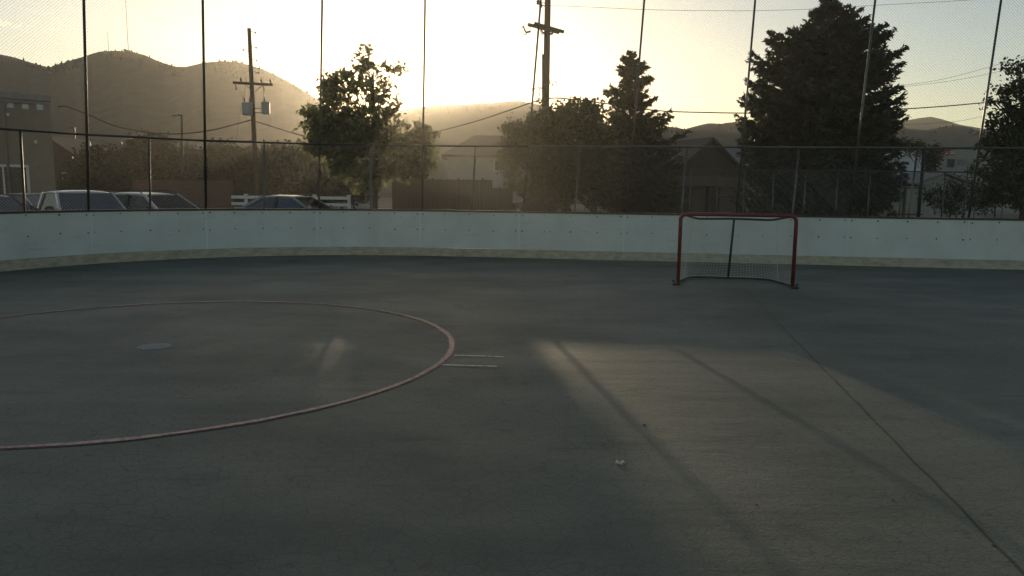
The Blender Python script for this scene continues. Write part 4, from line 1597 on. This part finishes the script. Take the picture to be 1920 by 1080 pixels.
DR = 74
p0, p1 = P(1757, 330, DR), P(1860, 330, DR)
rb = thing('shop_building', 'grey building carrying red and white lettering behind the right tree', 'building', ((p0.x + p1.x) / 2, DR + 5, GZ))
zt = P(1800, 279, DR).z - GZ
hw_ = (p1.x - p0.x) / 2
m_ = MB()
m_.box((0, 0, zt / 2), (2 * hw_, 10, zt))
m_.build('wall', M['greywall'], rb, local=True)
m_ = MB()
m_.box((0, 0, zt + .12), (2 * hw_ + .3, 10.3, .25), bev=.04)
m_.build('parapet', M['trimgrey'], rb, local=True)
kx = DR / F_PX
sx0 = P(1763, 300, DR).x - rb.location.x


def sq(px, py):
    q = P(px, py, DR)
    return Vector((q.x - rb.location.x, -5.05, q.z - GZ))


m_ = MB()
# red curved mark like a bold hooked letter, then two short red bars with a white line under them
m_.tube([sq(1764, 297), sq(1764, 283), sq(1768, 281.5), sq(1772, 283), sq(1772, 286), sq(1768, 288), sq(1765, 288)], .10, 6)
m_.box(sq(1781, 282.5), (9 * kx, .08, 1.3 * kx))
m_.box(sq(1781, 290), (16 * kx, .08, 1.3 * kx))
m_.tube([sq(1776, 286), sq(1776, 280.5), sq(1780, 280.5)], .06, 6)
m_.build('red_lettering', M['redsign'], rb, local=True)
m_ = MB()
m_.box(sq(1780, 287.6), (17 * kx, .07, 1.4 * kx))
m_.box(sq(1781, 284.5), (12 * kx, .07, .8 * kx))
m_.build('white_lettering', M['trimwhite'], rb, local=True)
for px in (1779, 1786):
    c = sq(px, 306)
    window(rb, (c.x, -5.0, c.z), .35, .8, 0, M['trimgrey'], M['pane'], bar=.05)
for k in range(3):
    m_ = MB()
    m_.box(sq(1805, 300 + 4 * k), (20 * kx, .07, 1.2 * kx))
    m_.build('wall_louver', M['trimgrey'], rb, local=True)

hq7 = gable_house('low pale gabled outbuilding before the building with red letters', (X(1762, 52), 54, GZ), R(-82), 4.0, 6.5, 1.9, 1.1, M['greywall'], M['shinglegrey'], over=.3, name='outbuilding')

# pale shed right of the tall spruce
DS = 33
p0, p1 = X(1672, DS), X(1734, DS)
sh = thing('shed', 'small pale garden shed with dark door frames right of the tall spruce', 'shed', ((p0 + p1) / 2, DS + 1, GZ))
wsh = p1 - p0
zt = P(1700, 350, DS).z - GZ
m_ = MB()
m_.box((0, 0, zt / 2), (wsh, 2.0, zt))
m_.build('wall', M['palewall'], sh, local=True)
m_ = MB()
m_.slab([(-wsh / 2 - .1, -1.15, zt + .22), (wsh / 2 + .1, -1.15, zt + .02), (wsh / 2 + .1, 1.15, zt + .02), (-wsh / 2 - .1, 1.15, zt + .22)], (0, 0, .07))
recalc(m_.build('roof', M['trimgrey'], sh, local=True))
m_ = MB()
for x in (-.12, .52):
    m_.box((x, -1.03, zt / 2), (.09, .06, zt))
for z in (.35, .8, zt - .06):
    m_.box((.15, -1.025, z), (wsh * .8, .04, .06))
m_.build('door_frame', M['darkpipe'], sh, local=True)

# ------------------------------------------------------------------ fences, signs
DF = 39
p0, p1 = X(250, DF), X(433, DF)
bf = thing('board_fence', 'reddish brown board fence behind the parked wagon', 'fence', ((p0 + p1) / 2, DF, GZ))
hf = P(340, 338, DF).z - GZ
m_ = MB()
for k in range(9):
    z0 = hf * k / 9
    m_.box((0, rnd.uniform(-.006, .006), z0 + hf / 18), (p1 - p0, .05, hf / 9 - .012))
m_.build('board_panel', M['brickfence'], bf, local=True)
for k in range(4):
    m_ = MB()
    m_.box((-(p1 - p0) / 2 + (p1 - p0) * k / 3, .09, hf / 2), (.12, .12, hf))
    m_.build('fence_post', M['brickfence'], bf, local=True)
m_ = MB()
m_.box((0, .01, hf + .03), (p1 - p0 + .1, .16, .05))
m_.build('cap_board', M['woodfence'], bf, local=True)

DV = 35
p0, p1 = X(434, DV), X(656, DV)
vf = thing('rail_fence', 'white two-rail fence behind the parked sedan', 'fence', ((p0 + p1) / 2, DV, GZ))
for k in range(4):
    m_ = MB()
    m_.box((-(p1 - p0) / 2 + .65 + (p1 - p0 - .7) * k / 3, 0, .65), (.13, .13, 1.3), bev=.02)
    m_.box((-(p1 - p0) / 2 + .65 + (p1 - p0 - .7) * k / 3, 0, 1.32), (.17, .17, .04), bev=.01)
    m_.build('fence_post', M['vinyl'], vf, local=True)
for py in (370.5, 383):
    m_ = MB()
    z = P(545, py, DV).z - GZ
    m_.box((0, -.075, z), (p1 - p0, .04, .14), bev=.01)
    m_.build('fence_rail', M['vinyl'], vf, local=True)

DW = 41
p0, p1, p2 = X(735, DW), X(921, DW), X(958, DW)
wf = thing('plank_fence', 'dark brown plank fence stepping down to the right near the pale house', 'fence', ((p0 + p2) / 2, DW, GZ))
cx_ = (p0 + p2) / 2
rnd = random.Random(9)
m_ = MB()
x = p0
while x < p2:
    z = (P(800, 336, DW).z if x < p1 else P(940, 353, DW).z) - GZ + rnd.uniform(-.015, .015)
    m_.box((x - cx_ + .07, rnd.uniform(-.008, .008), z / 2), (.132, .022, z))
    x += .14
m_.build('plank_panel', M['woodfence'], wf, local=True)
for px in (738, 768, 812, 860, 905, 936):
    m_ = MB()
    z = (P(px, 334, DW).z if px < 921 else P(px, 351, DW).z) - GZ
    m_.box((X(px, DW) - cx_, -.07, z / 2), (.11, .11, z))
    m_.build('fence_post', M['woodfence'], wf, local=True)

bfn = thing('back_fence', 'lower chain link fence with thin rails standing beyond the rink fence on the right', 'fence', (X(1560, 26), 26, GZ))
fx = lambda px: X(px, 26) - bfn.location.x
zr_ = P(1560, 320, 26).z - GZ
for px in (1295, 1345, 1395, 1450, 1510, 1570, 1630, 1690, 1727, 1770, 1812, 1870):
    m_ = MB()
    r_ = .055 if px == 1727 else .026
    zz = (P(1727, 282, 26).z - GZ) if px == 1727 else zr_
    m_.tube([(fx(px), 0, 0), (fx(px), 0, zz)], r_, 8)
    m_.build('fence_post', M['darkpipe'] if px == 1727 else M['galv'], bfn, local=True, smooth=True)
for z, pa_, pb_ in ((zr_, 1295, 1880), (zr_ * .62, 1295, 1400), (.75, 1690, 1880)):
    m_ = MB()
    m_.tube([(fx(pa_), -.03, z), (fx(pb_), -.03, z)], .022, 6)
    m_.build('fence_rail', M['galv'], bfn, local=True)
m_ = MB()
for sgn in (1, -1):
    c = fx(1295) - zr_
    while c < fx(1880):
        a, b = (c, c + zr_) if sgn > 0 else (c + zr_, c)
        if min(a, b) >= fx(1295) and max(a, b) <= fx(1880):
            m_.tube([(a, sgn * .003, 0), (b, sgn * .003, zr_)], .0022, 3, cap=False)
        c += .11
m_.build('chain_link', M['link'], bfn, local=True)

hr = thing('handrail', 'pale sloping handrail beside the right tree', 'handrail', (P(1855, 380, 25).x, 25, GZ))
m_ = MB()
q0, q1 = P(1828, 384, 25), P(1882, 365, 25)
hl = hr.location
m_.tube([q0 - hl, q1 - hl], .022, 7)
m_.tube([q1 - hl, Vector(((q1 - hl).x, 0, 0))], .02, 7)
m_.tube([q0 - hl, Vector(((q0 - hl).x, 0, 0))], .02, 7)
m_.build('rail', M['galv'], hr, local=True, smooth=True)

DG = 72
q = P(685, 368, DG)
sg = thing('road_sign', 'orange diamond road sign on a stand under the sunlit tree', 'sign', (q.x, DG, GZ))
h_ = q.z - GZ
m_ = MB()
w_, v_ = .37, .52
m_.slab([(-w_, -.03, h_), (0, -.03, h_ - v_), (w_, -.03, h_), (0, -.03, h_ + v_)], (0, .02, 0))
m_.build('sign_face', M['sign'], sg, local=True)
m_ = MB()
m_.tube([(0, 0, .25), (0, 0, h_)], .03, 6)
for an in range(4):
    m_.tube([(0, 0, .3), (.5 * math.cos(an * 1.571 + .7), .5 * math.sin(an * 1.571 + .7), 0)], .02, 5)
m_.build('sign_stand', M['galv'], sg, local=True)
kb = MB()
kb.box((X(700, 56), 56, GZ + .06), (60, .18, .14))
tag(kb.build('kerb', M['concrete']), kind='structure')


# ------------------------------------------------------------------ cars
def car(name, label, loc, rz, body, spec, glass, rail=False, cat='car', bed=None, mirror=True):
    """spec: L, W, belt, roof, hood, x of windscreen base / top, rear top / base, width at roof; X points forward"""
    L_, Wd, belt, roof, hood, xwb, xwt, xrt, xrb, wt = spec
    o = thing(name, label, cat, loc, rz, 'cars parked behind the rink boards')
    f_, r_ = L_ / 2, -L_ / 2
    hw = Wd / 2
    # lower body: rounded sections along x
    tail = bed if bed else belt - .02
    st = [(f_, .55, .34, .62), (f_ - .06, .80, .24, .72), (f_ - .35, .95, .20, hood - .10), (f_ - .8, 1, .20, hood - .02), (xwb + .05, 1, .20, hood + .04), (xwb - .1, 1, .20, belt),
          (0, 1, .20, belt), (xrt, 1, .20, belt), (xrb + .02, 1, .20, belt if not bed else belt), (xrb - .05, 1, .20, tail), (r_ + .3, .97, .22, tail - .02), (r_ + .05, .9, .26, tail - .08), (r_, .72, .36, tail - .2)]
    vs, fs = [], []
    for x, ws, zb, zt in st:
        w = hw * ws
        mid = zb + (zt - zb) * .55
        for y, z in ((-w * .86, zb), (-w, zb + .12), (-w * 1.0, mid), (-w * .97, zt - .07), (-w * .90, zt), (0, zt + .015), (w * .90, zt), (w * .97, zt - .07), (w * 1.0, mid), (w, zb + .12), (w * .86, zb)):
            vs.append((x, y, z))
    n = 11
    for i in range(len(st) - 1):
        for k in range(n - 1):
            fs.append((i * n + k, i * n + k + 1, (i + 1) * n + k + 1, (i + 1) * n + k))
        fs.append((i * n + n - 1, i * n, (i + 1) * n, (i + 1) * n + n - 1))
    fs += [tuple(range(n)), tuple((len(st) - 1) * n + k for k in range(n - 1, -1, -1))]
    m_ = MB()
    m_.add(vs, fs)
    recalc(m_.build('body', body, o, local=True, smooth=True))
    # roof panel, crowned
    m_ = MB()
    vs, fs = [], []
    nx, ny = 9, 9
    hwt = wt / 2
    for lay in (0, 1):
        for i in range(nx):
            t = i / (nx - 1)
            x = xwt + .06 + (xrt - .06 - xwt - .06 + .0) * t
            for j in range(ny):
                s_ = -1 + 2 * j / (ny - 1)
                z = roof - .05 * abs(s_) ** 3 - .055 * abs(2 * t - 1) ** 3 - lay * .045
                vs.append((x, s_ * hwt * (1.0 - .03 * lay), z))
    for lay in (0, 1):
        for i in range(nx - 1):
            for j in range(ny - 1):
                a = lay * nx * ny + i * ny + j
                fs.append((a, a + 1, a + ny + 1, a + ny))
    for i in range(nx - 1):
        for j in (0, ny - 1):
            a = i * ny + j
            fs.append((a, a + ny, a + ny + nx * ny, a + nx * ny))
    for j in range(ny - 1):
        for i in (0, nx - 1):
            a = i * ny + j
            fs.append((a, a + 1, a + 1 + nx * ny, a + nx * ny))
    m_.add(vs, fs)
    recalc(m_.build('roof', body, o, local=True, smooth=True))
    # pillars
    yb, zt = hw * .93, roof - .10
    nb = 2 if not bed else 0
    side = []
    A = ((xwb, yb, belt - .02), (xwt, hwt, zt))
    Z = ((xrb, yb, belt - .02), (xrt, hwt, zt))
    bs = [.5] if nb and not rail else ([.36, .70] if nb else [])
    mids = []
    for fr in bs:
        xb = xwt + (xrt - xwt) * fr
        mids.append(((xb, yb, belt - .02), (xb - .03, hwt, zt)))
    allp = [A] + mids + [Z]
    for sy in (-1, 1):
        for i, (b_, t_) in enumerate(allp):
            m_ = MB()
            w_ = .075 if i in (0,) else (.11 if i == len(allp) - 1 else .08)
            m_.beam((b_[0], sy * b_[1], b_[2]), (t_[0], sy * t_[1], t_[2] + .03), .05, w_, up=(1, 0, .2))
            m_.build('pillar', body if i in (0, len(allp) - 1) else M['black'], o, local=True)
        for i in range(len(allp) - 1):
            (b0, t0_), (b1, t1_) = allp[i], allp[i + 1]
            m_ = MB()
            iy = .012
            m_.slab([(b0[0] - .02, sy * (b0[1] - iy), b0[2]), (b1[0] + .02, sy * (b1[1] - iy), b1[2]), (t1_[0] + .02, sy * (t1_[1] - iy), t1_[2]), (t0_[0] - .02, sy * (t0_[1] - iy), t0_[2])], (0, -sy * .006, 0))
            recalc(m_.build('side_window', glass, o, local=True))
    m_ = MB()
    m_.slab([(xwb + .02, -yb + .03, belt), (xwb + .02, yb - .03, belt), (xwt + .05, hwt - .03, zt + .03), (xwt + .05, -hwt + .03, zt + .03)], (-.006, 0, 0))
    recalc(m_.build('windscreen', glass, o, local=True))
    m_ = MB()
    m_.slab([(xrb - .02, -yb + .03, belt), (xrb - .02, yb - .03, belt), (xrt - .05, hwt - .03, zt + .03), (xrt - .05, -hwt + .03, zt + .03)], (.006, 0, 0))
    recalc(m_.build('rear_window', glass, o, local=True))
    # seats and wheel
    sxs = [(xwb - 1.05, 1), (xwb - 1.95, 1)] if not bed else [(xwb - 1.0, 1)]
    for sx, _ in sxs:
        if sx < xrb + .3: continue
        for sy in (-.36, .36):
            m_ = MB()
            m_.box((sx, sy, .55), (.5, .48, .16), bev=.04)
            m_.beam((sx - .2, sy, .6), (sx - .38, sy, 1.08), .46, .14, up=(1, 0, .3))
            m_.box((sx - .41, sy, 1.20), (.10, .26, .18), bev=.04)
            m_.build('seat', M['seatcloth'], o, local=True)
    m_ = MB()
    m_.box((xwb - .15, 0, belt - .06), (.5, Wd * .82, .12), bev=.04)
    m_.build('dashboard', M['black'], o, local=True)
    # mirrors
    if mirror:
        for sy in (-1, 1):
            m_ = MB()
            m_.box((xwb - .22, sy * (hw + .10), belt + .07), (.12, .20, .14), bev=.04)
            m_.tube([(xwb - .22, sy * (hw - .06), belt), (xwb - .22, sy * (hw + .04), belt + .04)], .03, 6)
            m_.build('mirror', M['black'], o, local=True)
    for x in (f_ - .85, r_ + .85):
        for sy in (-1, 1):
            m_ = MB()
            y = sy * (hw - .10)
            m_.lathe((x, y, .32), [(.20, -.11), (.30, -.11), (.32, -.08), (.32, .08), (.30, .11), (.20, .11)], 18, 'y')
            wl = m_.build('wheel', M['tyre'], o, local=True)
            m_ = MB()
            m_.lathe((x, y + sy * .02, .32), [(.05, -.08), (.20, -.08), (.20, .08), (.12, .095), (.05, .10)], 14, 'y')
            m_.build('rim', M['rim'], wl, local=True)
    for sy in (-1, 1):
        m_ = MB()
        m_.box((f_ - .10, sy * hw * .66, .64), (.16, .34, .14), bev=.04)
        m_.build('headlight', M['lampglass'], o, local=True)
    m_ = MB()
    m_.box((f_ - .02, 0, .56), (.06, .62, .14), bev=.02)
    m_.build('grille', M['black'], o, local=True)
    m_ = MB()
    m_.box((f_ + .01, 0, .36), (.12, Wd * .86, .16), bev=.04)
    m_.box((r_ - .01, 0, .40), (.12, Wd * .86, .16), bev=.04)
    m_.build('bumper', M['black'], o, local=True)
    if rail:
        for sy in (-1, 1):
            m_ = MB()
            y = sy * (hwt - .07)
            m_.tube([(xwt - .15, y, roof - .03), (xwt - .25, y, roof + .05), (xrt + .35, y, roof + .05), (xrt + .25, y, roof - .03)], .018, 6)
            m_.build('roof_rail', M['black'], o, local=True)
    if bed:
        m_ = MB()
        m_.box(((r_ + xrb) / 2 - .02, 0, bed + .022), (xrb - r_ - .25, Wd * .78, .01))
        m_.build('bed_liner', M['black'], o, local=True)
    return o


fw = lambda deg: R(deg - 90)      # heading measured from -Y towards +X
wag = car('parked_wagon', 'silver station wagon with roof rails parked behind the boards', (X(288, 21.6), 22.0, GZ + .01), fw(70), M['silver'],
          (4.4, 1.72, .98, 1.50, .92, .72, .02, -1.55, -1.98, 1.24), M['carglass'], rail=True)
trk = car('pickup_truck', 'dull white pickup truck parked left of the silver wagon', (X(133, 19.6), 20.0, GZ + .01), fw(50), M['white'],
          (4.8, 1.74, 1.02, 1.56, .98, .85, .30, -.62, -.72, 1.34), M['cardark'], cat='truck', bed=.96)
sed = car('parked_sedan', 'grey green sedan with rounded roof parked before the white rail fence', (X(548, 25.5), 26.0, GZ + .01), fw(76), M['sedan'],
          (4.5, 1.76, .92, 1.42, .86, .98, .18, -.95, -1.72, 1.18), M['cardark'])
dk = car('parked_car', 'dark car with a gleaming windscreen edge at the far left behind the boards', (X(-45, 19.0), 19.2, GZ + .01), fw(52), M['darkcar'],
         (4.4, 1.74, .94, 1.44, .88, .80, .12, -1.1, -1.75, 1.2), M['cardark'])
dk2 = car('parked_car', 'dark low car showing behind the bed of the white pickup', (X(50, 27), 27.5, GZ + .01), fw(70), M['darkcar'],
          (4.4, 1.74, .92, 1.36, .86, .80, .12, -1.1, -1.75, 1.2), M['cardark'])
sm = car('parked_car', 'dark car with a gleaming roof edge half hidden by the shrubs near the pale house', (X(1005, 48), 48, GZ + .01), fw(-80), M['darkcar'],
         (4.3, 1.72, .92, 1.42, .88, .70, .05, -1.1, -1.7, 1.2), M['carglass'])

# ------------------------------------------------------------------ clouds
mb = MB()
rnd = random.Random(77)
for px, py, w in ((1283, 104, 9), (1326, 93, 10), (1370, 91, 7), (1395, 86, 3), (6, 42, 16), (28, 50, 8), (44, 47, 10), (98, 55, 8), (86, 58, 5), (385, 12, 12), (1390, 200, 4)):
    for k in range(9):
        c = P(px + rnd.gauss(0, w * .45), py + rnd.gauss(0, w * .16), 3400)
        r_ = w * .26 * rnd.uniform(.5, 1.1) * 3400 / F_PX
        n = 8
        prof = [(math.sin(math.pi * i / 6) * r_ + .01, -math.cos(math.pi * i / 6) * r_ * .6) for i in range(7)]
        mb.lathe(c, prof, n)
tag(mb.build('cloud', M['cloud'], smooth=True), kind='stuff')

# ------------------------------------------------------------------ haze
mb = MB()
x0, x1, y0, y1, z0, z1 = -480, 480, -120, 630, -1.6, 80
mb.add([(x0, y0, z0), (x1, y0, z0), (x1, y1, z0), (x0, y1, z0), (x0, y0, z1), (x1, y0, z1), (x1, y1, z1), (x0, y1, z1)],
       [(3, 2, 1, 0), (4, 5, 6, 7), (0, 1, 5, 4), (1, 2, 6, 5), (2, 3, 7, 6), (3, 0, 4, 7)])
hm = bpy.data.materials.new('evening_haze')
hm.use_nodes = True
N, L = hm.node_tree.nodes, hm.node_tree.links
N.clear()
out = N.new('ShaderNodeOutputMaterial')
pv = N.new('ShaderNodeVolumePrincipled')
pv.inputs['Color'].default_value = (0.97, 0.91, 0.81, 1)
pv.inputs['Density'].default_value = HAZE_DENSITY
pv.inputs['Anisotropy'].default_value = HAZE_G
L.new(pv.outputs[0], out.inputs['Volume'])
tag(mb.build('haze', hm), kind='stuff')
